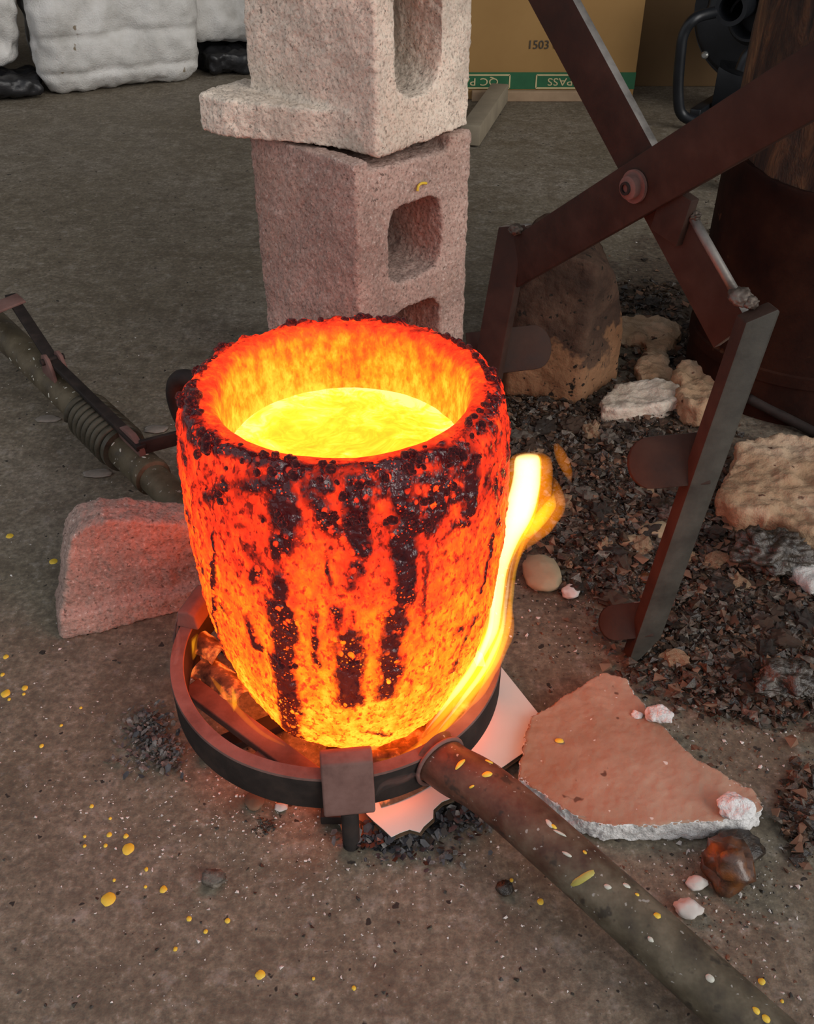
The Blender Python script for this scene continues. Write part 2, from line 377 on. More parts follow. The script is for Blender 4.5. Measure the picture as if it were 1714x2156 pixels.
# crucible wall: glows by temperature ('heat'), cooled glassy slag crust where 'slag' is high
HEAT = [(0, (.22, .010, .006)), (.20, (.72, .026, .010)), (.40, (2.0, .070, .014)), (.58, (4.0, .175, .012)), (.76, (4.6, .40, .014)), (1, (5.4, .84, .05))]
t = NT('glowing_crucible')
heat = t.attr('glow_level'); slag = t.attr('slag')
wav = t.scaled((1, 1, .6))
n1 = t.noise(26, 3, .65, 0, wav); n2 = t.noise(110, 3, .7, 0, wav); n3 = t.noise(230, 2, .6, 0, wav)
hv = t.math('ADD', heat, t.math('ADD', t.rng(n1, .3, .7, -.13, .13, False), t.rng(n2, .3, .7, -.17, .17, False)))
hv = t.math('SUBTRACT', hv, t.math('MULTIPLY', t.rng(n3, .54, .70, 0, .40), t.rng(slag, -.6, -.1, .25, 1)))                              # small cool pits
b1 = t.voro(125, vec=t.scaled((1, 1, .8))); b2 = t.voro(330)
blist = t.math('MAXIMUM', t.rng(b1, .34, .25), t.rng(b2, .26, .18))                     # round blisters that still glow
blist = t.math('MULTIPLY', blist, t.rng(t.noise(30, 2), .42, .56))
sl = t.math('ADD', slag, t.math('ADD', t.rng(n1, .25, .75, -.26, .26, False), t.rng(n2, .25, .75, -.34, .34, False)))
mid_ = t.math('MULTIPLY', t.rng(sl, .24, .50), t.math('SUBTRACT', 1., t.math('MULTIPLY', blist, .9)))
smh = t.math('MULTIPLY', t.rng(sl, .44, .68), t.math('SUBTRACT', 1., blist))
glow = t.ramp(hv, HEAT)
midc = t.ramp(hv, [(0, (.10, .004, .004)), (.5, (.34, .016, .007)), (1, (.75, .075, .006))])
dark = t.ramp(hv, [(0, (.022, .0015, .002)), (.5, (.060, .004, .003)), (1, (.16, .012, .003))])
em = t.mix(smh, t.mix(t.math('MULTIPLY', mid_, .8), glow, midc), dark)
base = t.mix(smh, (.035, .008, .004), (.007, .005, .008))
hgt = t.math('ADD', t.math('MULTIPLY', n2, .7), t.math('ADD', t.math('MULTIPLY', n3, -.35), t.math('MULTIPLY', b1, -.5)))
M['crucible'] = t.bsdf(base, t.rng(smh, 0, 1, .6, .2), 0, hgt, .9, .005, em, 1.0, spec=t.rng(smh, 0, 1, .08, .5))
t = NT('slag_bead'); n = t.noise(1.6, 3); n0 = t.noise(5, 3)
M['bead'] = t.bsdf((.008, .005, .008), .2, 0, n0, .7, .2, t.ramp(n, [(.35, (.010, .001, .002)), (.55, (.05, .004, .003)), (.70, (.30, .016, .008))]), 1.0, spec=.6)
# molten metal
t = NT('molten_metal')
w = t.noise(9, 3, .5, 0, out='Color'); vm = t.n.new('ShaderNodeVectorMath'); vm.operation = 'MULTIPLY_ADD'
t.link(w, vm.inputs[0]); vm.inputs[1].default_value = (.09, .09, 0); t.link(t.co.outputs['Object'], vm.inputs[2])
n = t.noise(22, 4, .6, 1.6, vm.outputs[0]); n2 = t.noise(60, 3, .65, 2.2, vm.outputs[0]); ring = t.attr('edge')
k = t.math('ADD', t.rng(n, .32, .70, .14, .95, False), t.math('ADD', t.rng(n2, .35, .7, -.16, .22, False), ring))
em = t.ramp(k, [(0, (5, .50, .006)), (.3, (5.4, .68, .01)), (.55, (5.8, .88, .025)), (.8, (6.2, 1.02, .11)), (1, (6.6, 1.1, .30))])
M['melt'] = t.bsdf((.3, .2, .05), .25, 0, n2, .2, .002, em, 1.0)
for k_ in ('crucible', 'bead'): M[k_].cycles.emission_sampling = 'NONE'

def flame_mat(name, col, k, absorb=0):
    t = NT(name); e = t.n.new('ShaderNodeEmission'); e.inputs[0].default_value = (*col, 1); e.inputs[1].default_value = k
    t.link(e.outputs[0], t.out.inputs['Volume']); return t.m
M['flame_outer'] = flame_mat('flame_orange', (1.3, .34, .008), 30)
M['flame_mid'] = flame_mat('flame_yellow', (1.6, .70, .02), 75)
M['flame_core'] = flame_mat('flame_white', (1, .85, .40), 150)
t = NT('smoke_wisp'); v_ = t.n.new('ShaderNodeVolumeScatter'); v_.inputs[0].default_value = (.9, .88, .86, 1); v_.inputs[1].default_value = 5.0
t.link(v_.outputs[0], t.out.inputs['Volume']); M['smoke'] = t.m
t = NT('burning_paper'); n = t.noise(55, 4)
M['ember'] = t.bsdf(t.ramp(n, [(.35, (.03, .015, .01)), (.6, (.22, .12, .06))]), .9, 0, n, .3, .002, t.ramp(n, [(.52, (0, 0, 0)), (.60, (.5, .07, .01)), (.72, (1.0, .32, .05))]), 1.0)

# ------------------------------------------------------------------ the setting
floor_ = obj('floor', ([(-4.5, -3, 0), (4.5, -3, 0), (4.5, 4.2, 0), (-4.5, 4.2, 0)], [[0, 1, 2, 3]]), M['floor'], origin=(0, 0, 0), smooth=False); tag(floor_, kind='structure')
tag(obj('wall_back', box((0, 4.15, 1.35), (9, .1, 2.7)), M['wall'], smooth=False), kind='structure')
tag(obj('unseen_wall_right', box((2.15, 3.1, 1.35), (.1, 2.0, 2.7)), M['wall'], smooth=False), kind='structure')  # unseen wall, cut short so the sun gets past it
tag(obj('shade_ceiling', box((0, 2.9, 2.75), (9, 2.6, .1)), M['shade_ceiling'], smooth=False), kind='structure')  # unseen roof added to shade the back of the scene

# ------------------------------------------------------------------ crucible
CX, CY = -.0485, .632
OUT = [(.016, .0), (.0163, .030), (.018, .050), (.022, .0635), (.031, .0790), (.055, .0965), (.085, .1088), (.12, .1180), (.16, .1242), (.20, .1275), (.25, .1292), (.29, .1285), (.32, .1262), (.340, .1232), (.350, .1195), (.3555, .1145), (.357, .1095)]
INN = [(.3572, .1050), (.3555, .0995), (.350, .0962), (.340, .0945), (.30, .0925), (.26, .090), (.10, .070), (.06, .0)]
def dense(pts, n):
    pts = np.array(pts, float)[:, ::-1]; q = smooth_path(pts, 12); L = np.concatenate([[0], np.cumsum(np.linalg.norm(np.diff(q, axis=0), axis=1))])
    s = np.linspace(0, L[-1], n); return np.stack([np.interp(s, L, q[:, 0]), np.interp(s, L, q[:, 1])], 1), s
prof_o, so = dense(OUT, 330); prof_i, si = dense(INN[:6], 80)
prof = np.concatenate([prof_o, prof_i]); prof[:, 0] = np.maximum(prof[:, 0], 1e-4)
NA, NP = 860, len(prof)
th = np.linspace(0, 2 * PI, NA, endpoint=False)
R2, T2 = np.meshgrid(prof[:, 0], th); Z2, _ = np.meshgrid(prof[:, 1], th)
V0 = np.stack([CX + R2 * np.cos(T2), CY + R2 * np.sin(T2), Z2], -1).reshape(-1, 3)
tan = np.gradient(prof, axis=0); nr, nz = tan[:, 1], -tan[:, 0]; ln = np.hypot(nr, nz); nr, nz = nr / ln, nz / ln
N0 = np.stack([np.cos(T2) * nr[None], np.sin(T2) * nr[None], np.broadcast_to(nz[None], T2.shape)], -1).reshape(-1, 3)
sarc = np.concatenate([so, so[-1] + .004 + si]); S0 = np.broadcast_to(sarc[None], T2.shape).reshape(-1)
TH0 = T2.reshape(-1); Z0 = V0[:, 2]; RR0 = R2.reshape(-1); is_in = np.broadcast_to((np.arange(NP) >= len(prof_o))[None], T2.shape).reshape(-1)
# surface coordinates of the photo's slag runs
fv = (N0 * (CAMP - V0)).sum(1) > 0
vv = V0 - CAMP; dd = vv[:, 1] * _c - vv[:, 2] * _s; PX = 857 + FPX * vv[:, 0] / dd; PY = 1078 - FPX * (vv[:, 1] * _s + vv[:, 2] * _c) / dd
okv = np.where(fv & ~is_in)[0]
def surf(px, py):
    i = okv[np.argmin((PX[okv] - px) ** 2 + (PY[okv] - py) ** 2 + 0)]; return TH0[i], S0[i]
RUNS = [ # polyline in photo points, half width in photo px, strength
 ([(452, 1120), (450, 1200), (456, 1300), (470, 1390)], 8, .9), ([(440, 1050), (462, 1030), (500, 1020), (560, 1015)], 20, .75), ([(470, 1040), (490, 1090), (515, 1110)], 14, .6),
 ([(590, 1020), (598, 1080), (600, 1140)], 32, .95), ([(585, 1140), (588, 1200), (592, 1255)], 20, .8), ([(588, 1285), (595, 1340), (600, 1400), (606, 1450), (612, 1500), (618, 1560)], 26, 1.05),
 ([(660, 1050), (680, 1075), (700, 1110)], 24, .75), ([(745, 1030), (748, 1090), (758, 1155)], 26, 1.0), ([(755, 1195), (745, 1240)], 20, .8), ([(712, 1290), (718, 1320)], 16, .9),
 ([(725, 1335), (735, 1375), (735, 1420), (738, 1470)], 30, .9), ([(848, 1020), (850, 1080), (850, 1150), (852, 1250)], 30, .95), ([(838, 1290), (825, 1350), (815, 1410), (810, 1460)], 28, .8),
 ([(930, 1010), (925, 1060), (905, 1110)], 30, .8), ([(905, 1160), (898, 1220), (892, 1310)], 9, .75), ([(985, 950), (992, 1010), (985, 1070)], 22, .8), ([(1035, 1120), (1028, 1170), (1012, 1240)], 10, .8),
 ([(1000, 1300), (975, 1360), (950, 1410)], 13, .75), ([(525, 1150), (545, 1180), (540, 1215)], 22, .7), ([(522, 1300), (535, 1340), (548, 1365)], 16, .8), ([(655, 1290), (668, 1345), (672, 1400)], 12, .65),
 ([(660, 1000), (700, 1010), (740, 1005), (800, 1020), (870, 1005), (940, 1000), (985, 985)], 15, .6), ([(600, 985), (640, 990)], 22, .95), ([(930, 960), (970, 960)], 22, .9),
 ([(430, 910), (470, 945), (540, 965), (610, 980)], 14, .8), ([(700, 990), (760, 985), (830, 980), (890, 965), (930, 955)], 14, .8), ([(965, 935), (1005, 900), (1035, 850), (1045, 800)], 16, .75),
 ([(408, 815), (400, 860), (415, 915)], 26, 1.0), ([(412, 775), (430, 782)], 14, .9), ([(455, 735), (485, 728)], 16, .85), ([(600, 682), (640, 676)], 14, .85), ([(690, 668), (760, 664), (830, 675), (850, 685)], 10, .9),
 ([(920, 705), (970, 735), (1010, 770), (1030, 800)], 13, .85), ([(1000, 830), (1020, 880), (1000, 920)], 12, .6), ([(560, 1250), (575, 1300)], 9, .5), ([(780, 1280), (790, 1240)], 10, .5), ([(690, 1180), (700, 1250)], 7, .5),
 ([(935, 1130), (960, 1100), (1000, 1100)], 10, .55), ([(500, 1430), (530, 1490)], 8, .5), ([(760, 1540), (820, 1545)], 10, .45), ([(410, 1000), (412, 1100), (425, 1230), (445, 1340)], 5, .55), ([(393, 900), (392, 1000)], 7, .5)]
rs = np.random.RandomState(3)
runs3 = []
for pl, wpx, st in RUNS:
    Q = [surf(*p) for p in pl]; runs3.append((Q, wpx / 2450., st))
for k in range(26):                                                     # the far side has its own runs
    a = rs.uniform(.25, PI - .25); s0 = rs.uniform(.36, .40); ln_ = rs.uniform(.05, .26)
    runs3.append(([(a, s0), (a + rs.uniform(-.05, .05), s0 - ln_ / 2), (a, s0 - ln_)], rs.uniform(.005, .012), rs.uniform(.6, 1)))
wob = .006 * fbm(V0 * 60, 3, 5); wob2 = .006 * fbm(V0 * 60 + 9.1, 3, 9)
RL = np.maximum(RR0, .03)
SL = np.zeros(len(V0)); brk = fbm(V0 * np.array([40, 40, 28]), 3, 88)
for Q, w_, st in runs3:
    best = np.full(len(V0), 9.)
    for (a0, s0), (a1, s1) in zip(Q[:-1], Q[1:]):
        da = (TH0 - a0 + PI) % (2 * PI) - PI; db = ((a1 - a0 + PI) % (2 * PI)) - PI
        ux, uy = da * RL + wob, S0 - s0 + wob2; vx, vy = db * RL, s1 - s0
        tt = np.clip((ux * vx + uy * vy) / (vx * vx + vy * vy + 1e-9), 0, 1); best = np.minimum(best, np.hypot(ux - tt * vx, uy - tt * vy))
    SL = np.maximum(SL, st * np.clip(1.2 - .8 * best / w_, 0, 1) * (.93 + .5 * brk))
rimz = np.clip((S0 - .335) / .03, 0, 1) * ~is_in
crust = fbm(V0 * 75, 4, 21)
SL = np.maximum(SL, rimz * np.clip(.10 + 1.2 * crust, 0, .95)); SL = np.maximum(SL, .66 * np.clip(fbm(V0 * 48, 4, 40) * 2.2 - .40 + .35 * np.clip((Z0 - .22) / .08, 0, 1), 0, 1) * np.clip((Z0 - .08) / .1, .25, 1))
SL[is_in] = -1
heat = np.interp(Z0, [.016, .05, .10, .16, .22, .27, .31, .357], [.98, .93, .86, .74, .61, .48, .38, .30])
heat = heat + .07 * fbm(V0 * 14, 3, 77)
heat_in = np.interp(Z0, [.300, .312, .322, .336, .349, .3575], [.88, .82, .79, .75, .66, .36])
heat = np.where(is_in, heat_in, heat)
disp = .0026 * np.clip(SL, 0, 1) * (1 + .8 * fbm(V0 * 210, 3, 51)) + .0012 * fbm(V0 * 90, 4, 60) + .0007 * fbm(V0 * 330, 2, 61) + .002 * rimz * fbm(V0 * 110, 3, 33)
vert_flute = .0022 * fbm(np.stack([np.cos(TH0) * 11, np.sin(TH0) * 11, Z0 * 7], 1), 4, 13)
disp = np.where(is_in, .0006 * fbm(V0 * 90, 3, 60), disp + vert_flute)
disp *= np.clip(RR0 / .02, 0, 1)
V1 = V0 + N0 * disp[:, None]
ii = np.arange(NA)[:, None]; jj = np.arange(NP - 1)[None]; i2 = (ii + 1) % NA
Fq = np.stack([ii * NP + jj, i2 * NP + jj, i2 * NP + jj + 1, ii * NP + jj + 1], -1).reshape(-1, 4)
cru = thing('crucible', 'glowing orange crucible streaked with dark dripping slag, standing in the iron ring', 'crucible', (CX, CY, .016))
me = bpy.data.meshes.new('crucible_wall'); me.vertices.add(len(V1)); me.vertices.foreach_set('co', (V1 - np.array([CX, CY, .016])).astype(np.float32).ravel())
me.loops.add(Fq.size); me.loops.foreach_set('vertex_index', Fq.astype(np.int32).ravel()); me.polygons.add(len(Fq))
me.polygons.foreach_set('loop_start', np.arange(0, Fq.size, 4, dtype=np.int32)); me.update(calc_edges=True); me.validate()
me.polygons.foreach_set('use_smooth', np.ones(len(me.polygons), bool))
for nm, arr in (('glow_level', heat), ('slag', SL)):
    a = me.attributes.new(nm, 'FLOAT', 'POINT'); a.data.foreach_set('value', arr.astype(np.float32))
me.materials.append(M['crucible'])
body = bpy.data.objects.new('crucible_wall', me); COL.objects.link(body); body.parent = cru
# slag beads stuck to the rim and the runs
bead_me = []
for q in range(5):
    V, F = rock_geo(3, 200 + q, (1, 1, .75), .35, 1.5); V[:, 2] -= .35; bead_me.append(make_mesh('slag_bead', V, F, M['bead']))
spots = []
for px, py, n_, sp, r0 in [(408, 850, 16, 24, .006), (418, 778, 6, 14, .005), (470, 732, 7, 14, .004), (618, 680, 4, 9, .005), (760, 670, 14, 70, .004), (830, 682, 6, 18, .0045), (960, 735, 12, 32, .0035), (1015, 790, 12, 24, .0035),
                           (1025, 860, 12, 28, .0032), (560, 965, 12, 60, .0035), (610, 990, 7, 20, .005), (740, 990, 12, 50, .004), (880, 972, 11, 34, .005), (960, 965, 10, 28, .0045), (1005, 900, 8, 22, .004), (450, 930, 8, 24, .005),
                           (600, 1090, 8, 26, .004), (750, 1090, 9, 28, .0042), (850, 1090, 8, 30, .004), (460, 1040, 7, 24, .0038), (930, 1040, 7, 28, .0038), (690, 1080, 6, 24, .0035), (600, 1400, 5, 24, .0035), (735, 1390, 5, 24, .0032)]:
    for _ in range(n_): spots.append((px + rs.normal() * sp * .75, py + rs.normal() * sp * .5, r0 * .85 * rs.uniform(.3, 1.1)))
for px, py, r_ in spots:
    i = okv[np.argmin((PX[okv] - px) ** 2 + (PY[okv] - py) ** 2)]
    o = bpy.data.objects.new('slag_bead', bead_me[rs.randint(5)]); COL.objects.link(o); o.parent = cru
    o.location = Vector(V1[i] - np.array([CX, CY, .016])); o.rotation_euler = Vector(N0[i]).to_track_quat('Z', 'Y').to_euler(); o.rotation_euler.rotate_axis('Z', rs.uniform(0, 6))
    o.scale = (r_, r_ * rs.uniform(.7, 1.3), r_)
# melt
zm = .301; n_r, n_a = 70, 180; V, F = [(CX, CY, zm)], []; edge = [0]
rr_ = np.linspace(0, .0935, n_r + 1)[1:]
for r_ in rr_:
    for a in np.linspace(0, 2 * PI, n_a, endpoint=False): V.append((CX + r_ * math.cos(a), CY + r_ * math.sin(a), zm)); edge.append(max(0, (r_ - .065) / .028) * .45)
V = np.array(V); V[1:, 2] += .0009 * fbm(V[1:] * 60, 3, 8)
F = [[0, 1 + k, 1 + (k + 1) % n_a] for k in range(n_a)] + [[1 + q * n_a + k, 1 + (q + 1) * n_a + k, 1 + (q + 1) * n_a + (k + 1) % n_a, 1 + q * n_a + (k + 1) % n_a] for q in range(n_r - 1) for k in range(n_a)]
melt = obj('molten_metal', (V, F), M['melt'], origin=(CX, CY, zm)); tag(melt, 'bright yellow molten metal with swirling skin filling the crucible', 'molten metal')
a = melt.data.attributes.new('edge', 'FLOAT', 'POINT'); a.data.foreach_set('value', np.array(edge, np.float32))

# ------------------------------------------------------------------ pouring shank: ring with two handles
RX, RY = -.065, .633
shank = thing('pouring_shank', 'black iron pouring ring with two pipe handles around the crucible foot', 'pouring shank', (RX, RY, 0))
V, F = lathe([(.1405, .044), (.153, .044), (.1532, .079), (.1525, .081), (.1412, .081), (.1405, .0795)], (RX, RY, 0), 160, True)
V = V + np.stack([0 * V[:, 0], 0 * V[:, 0], .0008 * fbm(V * 20, 3, 3)], 1)
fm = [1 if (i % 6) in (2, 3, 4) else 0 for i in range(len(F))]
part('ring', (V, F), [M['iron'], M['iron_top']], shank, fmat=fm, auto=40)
# support frame under the crucible
def P2(r, deg, z): return np.array([RX + r * math.cos(math.radians(deg)), RY + r * math.sin(math.radians(deg)), z])
for a in (30, 90, 150):
    part('support_bar', bevel(bar(P2(.142, a, .0105), P2(.142, a + 180, .0105), .018, .010), .001), M['iron'], shank)
for a in (-165, -45, 75):
    part('cradle_bar', bevel(bar(P2(.14, a - 8, .041), P2(.128, a + 72, .041), .020, .010), .0015), M['iron_top'], shank)
    part('cradle_tab', bevel(bar(P2(.095, a + 46, .036), P2(.1425, a + 44, .036), .026, .010), .0015), M['iron_top'], shank)
def lug(deg, nm):
    e = np.array([math.cos(math.radians(deg)), math.sin(math.radians(deg)), 0]); s_ = np.array([-e[1], e[0], 0]); z = np.array([0, 0, 1.])
    c = np.array([RX, RY, 0]) + e * .136
    poly = [(-.004, .080), (-.002, .097), (.004, .1005), (.016, .0985), (.0275, .0600), (.0285, .0500), (.0262, .0465), (.0175, .0465), (.0175, .0795)]
    lg = part('lug', bevel(prism(poly, c - s_ * .021, e, z, s_, .042), .003, 3, 35), M['iron_top'], shank, auto=50)
    c2 = c + e * .0225; pr = []
    for k in range(60): pr.append((.0062 if k % 2 else .0074, .0005 + .048 * k / 59))
    part('bolt', lathe([(0, .0005)] + pr + [(0, .0485)], c2, 20), M['iron'], lg, auto=60)
for d_ in (-83.5, 163, 42): lug(d_, '')
# near handle
hp = [P2(.146, -53, .066), onz(955, 1622, .067), onz(1010, 1652, .066), onz(1080, 1706, .063), onz(1200, 1812, .058), onz(1400, 1992, .046), onz(1600, 2172, .034), onz(1600, 2172, .034) + (onz(1600, 2172, .034) - onz(1400, 1992, .046)) * 1.0]
hp[-1][2] = .0222
hpth = smooth_path(hp, 10)
hr = np.full(len(hpth), .0212); hr[:6] = [.0235, .0232, .0226, .022, .0215, .0213]
near = part('handle', tube(hpth, hr, 40), M['pipe_near'], shank, auto=50)
part('weld_bead', tube([P2(.154, -53, .066) + np.array([.0235 * math.cos(a) * math.sin(math.radians(53)), .0235 * math.cos(a) * math.cos(math.radians(53)), .0235 * math.sin(a)]) for a in np.linspace(0, 2 * PI, 30)], .0018, 8), M['iron_top'], shank)
def on_tube(px, py, pth, r):
    """photo point onto the pipe's surface: (point, normal, axis)"""
    d = unit(ray(px, py)); best = None
    for i in range(len(pth) - 1):
        for u_ in np.linspace(0, 1, 12, endpoint=False):
            c = pth[i] * (1 - u_) + pth[i + 1] * u_; tt = np.dot(c - CAMP, d); q = CAMP + d * tt; ds = np.linalg.norm(q - c)
            if best is None or ds < best[0]: best = (ds, c, q, unit(pth[i + 1] - pth[i]))
    ds, c, q, ax = best; ds = min(ds, r * .92); back = math.sqrt(r * r - ds * ds)
    n_ = unit((q - c) / max(np.linalg.norm(q - c), 1e-6) * ds - d * back); n_ = unit(n_ - ax * np.dot(n_, ax)); return c + n_ * r, n_, ax
def blob(a_, b_, seed, h=.0009):
    n_ = 22; an = np.linspace(0, 2 * PI, n_, endpoint=False); rad = 1 + .22 * fbm(np.stack([np.cos(an) * 1.3, np.sin(an) * 1.3, an * 0 + seed * 3.7], 1), 2, seed)
    V = [(0, 0, h)]
    for f_, z in ((.8, h * .9), (1.0, -h * .6)): V += [(a_ * f_ * rad[k] * math.cos(an[k]), b_ * f_ * rad[k] * math.sin(an[k]), z) for k in range(n_)]
    F = [[0, 1 + k, 1 + (k + 1) % n_] for k in range(n_)] + [[1 + k, 1 + n_ + k, 1 + n_ + (k + 1) % n_, 1 + (k + 1) % n_] for k in range(n_)]
    return np.array(V), F
def spot_on(px, py, la, lb, ang, mat, sd_, pth, r, parent):
    p, n_, ax = on_tube(px, py, pth, r); g = blob(la, lb, sd_); b = np.cross(n_, ax)
    ca, sa = math.cos(ang), math.sin(ang); ex = ax * ca + b * sa; ey = -ax * sa + b * ca
    V = g[0][:, :1] * ex + g[0][:, 1:2] * ey; h2 = (V @ b); V = V + p + n_ * g[0][:, 2:] - n_ * (h2 ** 2 / (2 * r))[:, None]
    part('paint_spot', (V, g[1]), mat, parent)
for k, (px, py, la, lb, ang, m_) in enumerate([(980, 1614, .0062, .0020, 1.35, 'yellow'), (1036, 1638, .0048, .0026, .9, 'yellow'), (1005, 1664, .0028, .0011, 1.0, 'yellow'), (1035, 1606, .004, .0014, .4, 'yellow'),
        (1173, 1748, .0034, .0016, .3, 'yellow'), (1165, 1742, .0042, .0020, -.2, 'pale_paint'), (1187, 1762, .0055, .0012, .3, 'pale_paint'), (1202, 1806, .0042, .0014, .2, 'pale_paint'), (1232, 1855, .0115, .0030, 1.25, 'olive_paint'), (1237, 1800, .0018, .0012, 0, 'yellow'),
        (1386, 1929, .0030, .0024, .5, 'yellow'), (1345, 1887, .0018, .0012, .3, 'yellow'), (1322, 1867, .0032, .0016, .2, 'pale_paint'), (1588, 2124, .0028, .0022, 0, 'yellow'), (1608, 2140, .0034, .0026, 0, 'yellow'), (1372, 1980, .0026, .0018, 0, 'pale_paint'), (1493, 2058, .0036, .0028, 0, 'pale_paint'), (1285, 1872, .003, .002, .4, 'pale_paint')]):
    spot_on(px, py, la, lb, ang, M[m_], k + 1, hpth, .0212, near)
# far handle with spring latch
E1 = np.array([-.627, .779, 0]); S1 = np.array([.779, .627, 0]); UZ = np.array([0, 0, 1.])
def HT(t_, s_=0, z=.065): return np.array([RX, RY, 0]) + E1 * t_ + S1 * s_ + UZ * z
part('inner_pipe', tube([HT(.150), HT(.40)], .0185, 32), M['pipe'], shank, auto=50)
far = part('handle', tube([HT(.374), HT(.376), HT(.384), HT(.39), HT(1.05)], [.019, .0225, .0235, .0222, .0222], 36), M['pipe'], shank, auto=40)
tt = np.linspace(0, 1, 260); part('spring', tube([HT(.465 + .10 * q) + .0262 * (math.cos(q * 7.5 * 2 * PI) * S1 + math.sin(q * 7.5 * 2 * PI) * UZ) for q in tt], .0052, 10), M['spring'], shank)
part('spring_stop', lathe([(.0222, 0), (.0285, .001), (.0285, .007), (.0222, .008)], (0, 0, 0), 32) if False else tube([HT(.452), HT(.4525), HT(.461), HT(.4615)], [.0222, .0285, .0285, .0222], 32), M['spring'], shank, auto=40)
for s_ in (-1, 1):
    pol = [(-.022, 0), (.022, 0), (.018, .022), (.010, .036), (0, .040), (-.010, .036), (-.018, .022)]
    part('hinge_plate', bevel(prism(pol, HT(.655, s_ * .009 - .0025, .078), E1, UZ, S1, .005), .001), M['iron_top'], shank)
part('hinge_pin', tube([HT(.657, -.016, .107), HT(.657, .016, .107)], .0045, 14), M['iron'], shank, auto=40)
lev = part('lever', bevel(bar(HT(.655, 0, .105), HT(.395, 0, .098), .013, .007), .001), M['iron'], shank)
part('lever_arm', bevel(bar(HT(.655, 0, .105), HT(.86, .022, .122), .016, .006), .001), M['iron'], shank)
part('lever_grip', bevel(join(bar(HT(.835, .03, .125), HT(.835, -.075, .112), .034, .004)), .001), M['iron_top'], shank)
part('guide_plate', bevel(prism([(-.03, 0), (.03, 0), (.03, .016), (.012, .026), (-.012, .026), (-.03, .016)], HT(.425, -.004, .082), E1, UZ, S1, .008), .001), M['iron_top'], shank)
strap = part('latch_strap', bevel(bar(HT(.40, 0, .096), HT(.385, .10, .094), .006, .018, up=(0, 0, 1)), .001), M['iron'], shank)
hk = smooth_path([HT(.385, .10, .094), HT(.345, .102, .10), HT(.330, .05, .125), HT(.32, .025, .16), HT(.317, .018, .20), HT(.30, .02, .225), HT(.275, .03, .23)], 6)
part('latch_hook', tube(hk, .009, 12), M['iron'], shank)
for k in range(26):
    t_ = rs.uniform(.36, .86); a = rs.uniform(-.2, 1.9); n_ = S1 * -math.cos(a) + UZ * math.sin(a)
    g = blob(rs.uniform(.0012, .0045), rs.uniform(.0006, .0012), k + 50, .0007); al = rs.uniform(0, 3); b = np.cross(n_, E1)
    ex = E1 * math.cos(al) + b * math.sin(al); ey = -E1 * math.sin(al) + b * math.cos(al); r_ = .0222 if not .45 < t_ < .58 else .031
    if r_ > .03: continue
    part('paint_spot', (HT(t_) + n_ * r_ + g[0][:, :1] * ex + g[0][:, 1:2] * ey + n_ * g[0][:, 2:], g[1]), M['pale_paint'], far)

# ------------------------------------------------------------------ concrete blocks
def rrect(u0, u1, v0, v1, r, n=5):
    P = []
    for (cx, cy, a0) in ((u1 - r, v0 + r, -PI / 2), (u1 - r, v1 - r, 0), (u0 + r, v1 - r, PI / 2), (u0 + r, v0 + r, PI)):
        for k in range(n + 1): a = a0 + PI / 2 * k / n; P.append((cx + r * math.cos(a), cy + r * math.sin(a)))
    return P
def frame(deg):
    a = math.radians(deg); return np.array([math.cos(a), math.sin(a), 0]), np.array([-math.sin(a), math.cos(a), 0])
# lower block: upright, cores through its right-hand face
er, el = frame(45); c0 = np.array([-.057, 1.058, 0])
g = prism([(0, 0), (.192, 0), (.192, .19), (0, .19)], c0, er, el, UZ, .39)
cut = [prism(rrect(.052, .142, z0, z1, .022), c0 - el * .02, er, UZ, el, .24) for z0, z1 in ((.232, .326), (.100, .194), (-.05, .062))]
cut.append(prism([(.022, .38), (.155, .374), (.165, .5), (.022, .5)], c0 + el * -.02, er, UZ, el, .15))
V, F = rough(g, .0028, [(.0018, 130, 3), (.0022, 30, 3), (.0011, 420, 1)], cut, 3, 5, 0.0)
tag(obj('concrete_block', (V, F), M['block'], origin=(-.057, 1.19, 0)), 'lower concrete block with two square core holes, standing upright behind the crucible', 'concrete block')
blk = bpy.data.objects['concrete_block']
pq = [onplane(px, py, np.array([-.057, 1.058, 0]) - el * .003, el) for px, py in ((879, 402), (881, 392), (888, 386), (898, 386))]
part('paint_mark', tube(smooth_path(pq, 5), .0016, 8), M['yellow'], blk)
# upper block: lies on top, long slot core and a broken flange
er, el = frame(50); c0 = np.array([-.033, 1.078, .3915])
g1 = prism([(0, 0), (.168, 0), (.168, .2), (0, .2)], c0, er, el, UZ, .205)
g2 = prism([(0, .0), (-.004, .06), (-.028, .12), (-.052, .19), (-.052, .235), (-.02, .25), (.1, .24), (.1, 0)], c0, er, el, UZ, .042)
V1_, F1_ = join(g1, g2)
cut = [prism(rrect(.034, .112, .052, .185, .034, 8), c0 - el * .02, er, UZ, el, .28)]
V, F = rough((V1_, F1_), .0028, [(.0018, 130, 3), (.0026, 30, 3), (.0011, 420, 1)], cut, 4, 9)
V[:, 2] = np.maximum(V[:, 2], .390)
tag(obj('concrete_block', (V, F), M['block2'], origin=(-.033, 1.2, .39)), 'upper concrete block with rounded slot hole and broken bottom flange, lying on another block', 'concrete block')
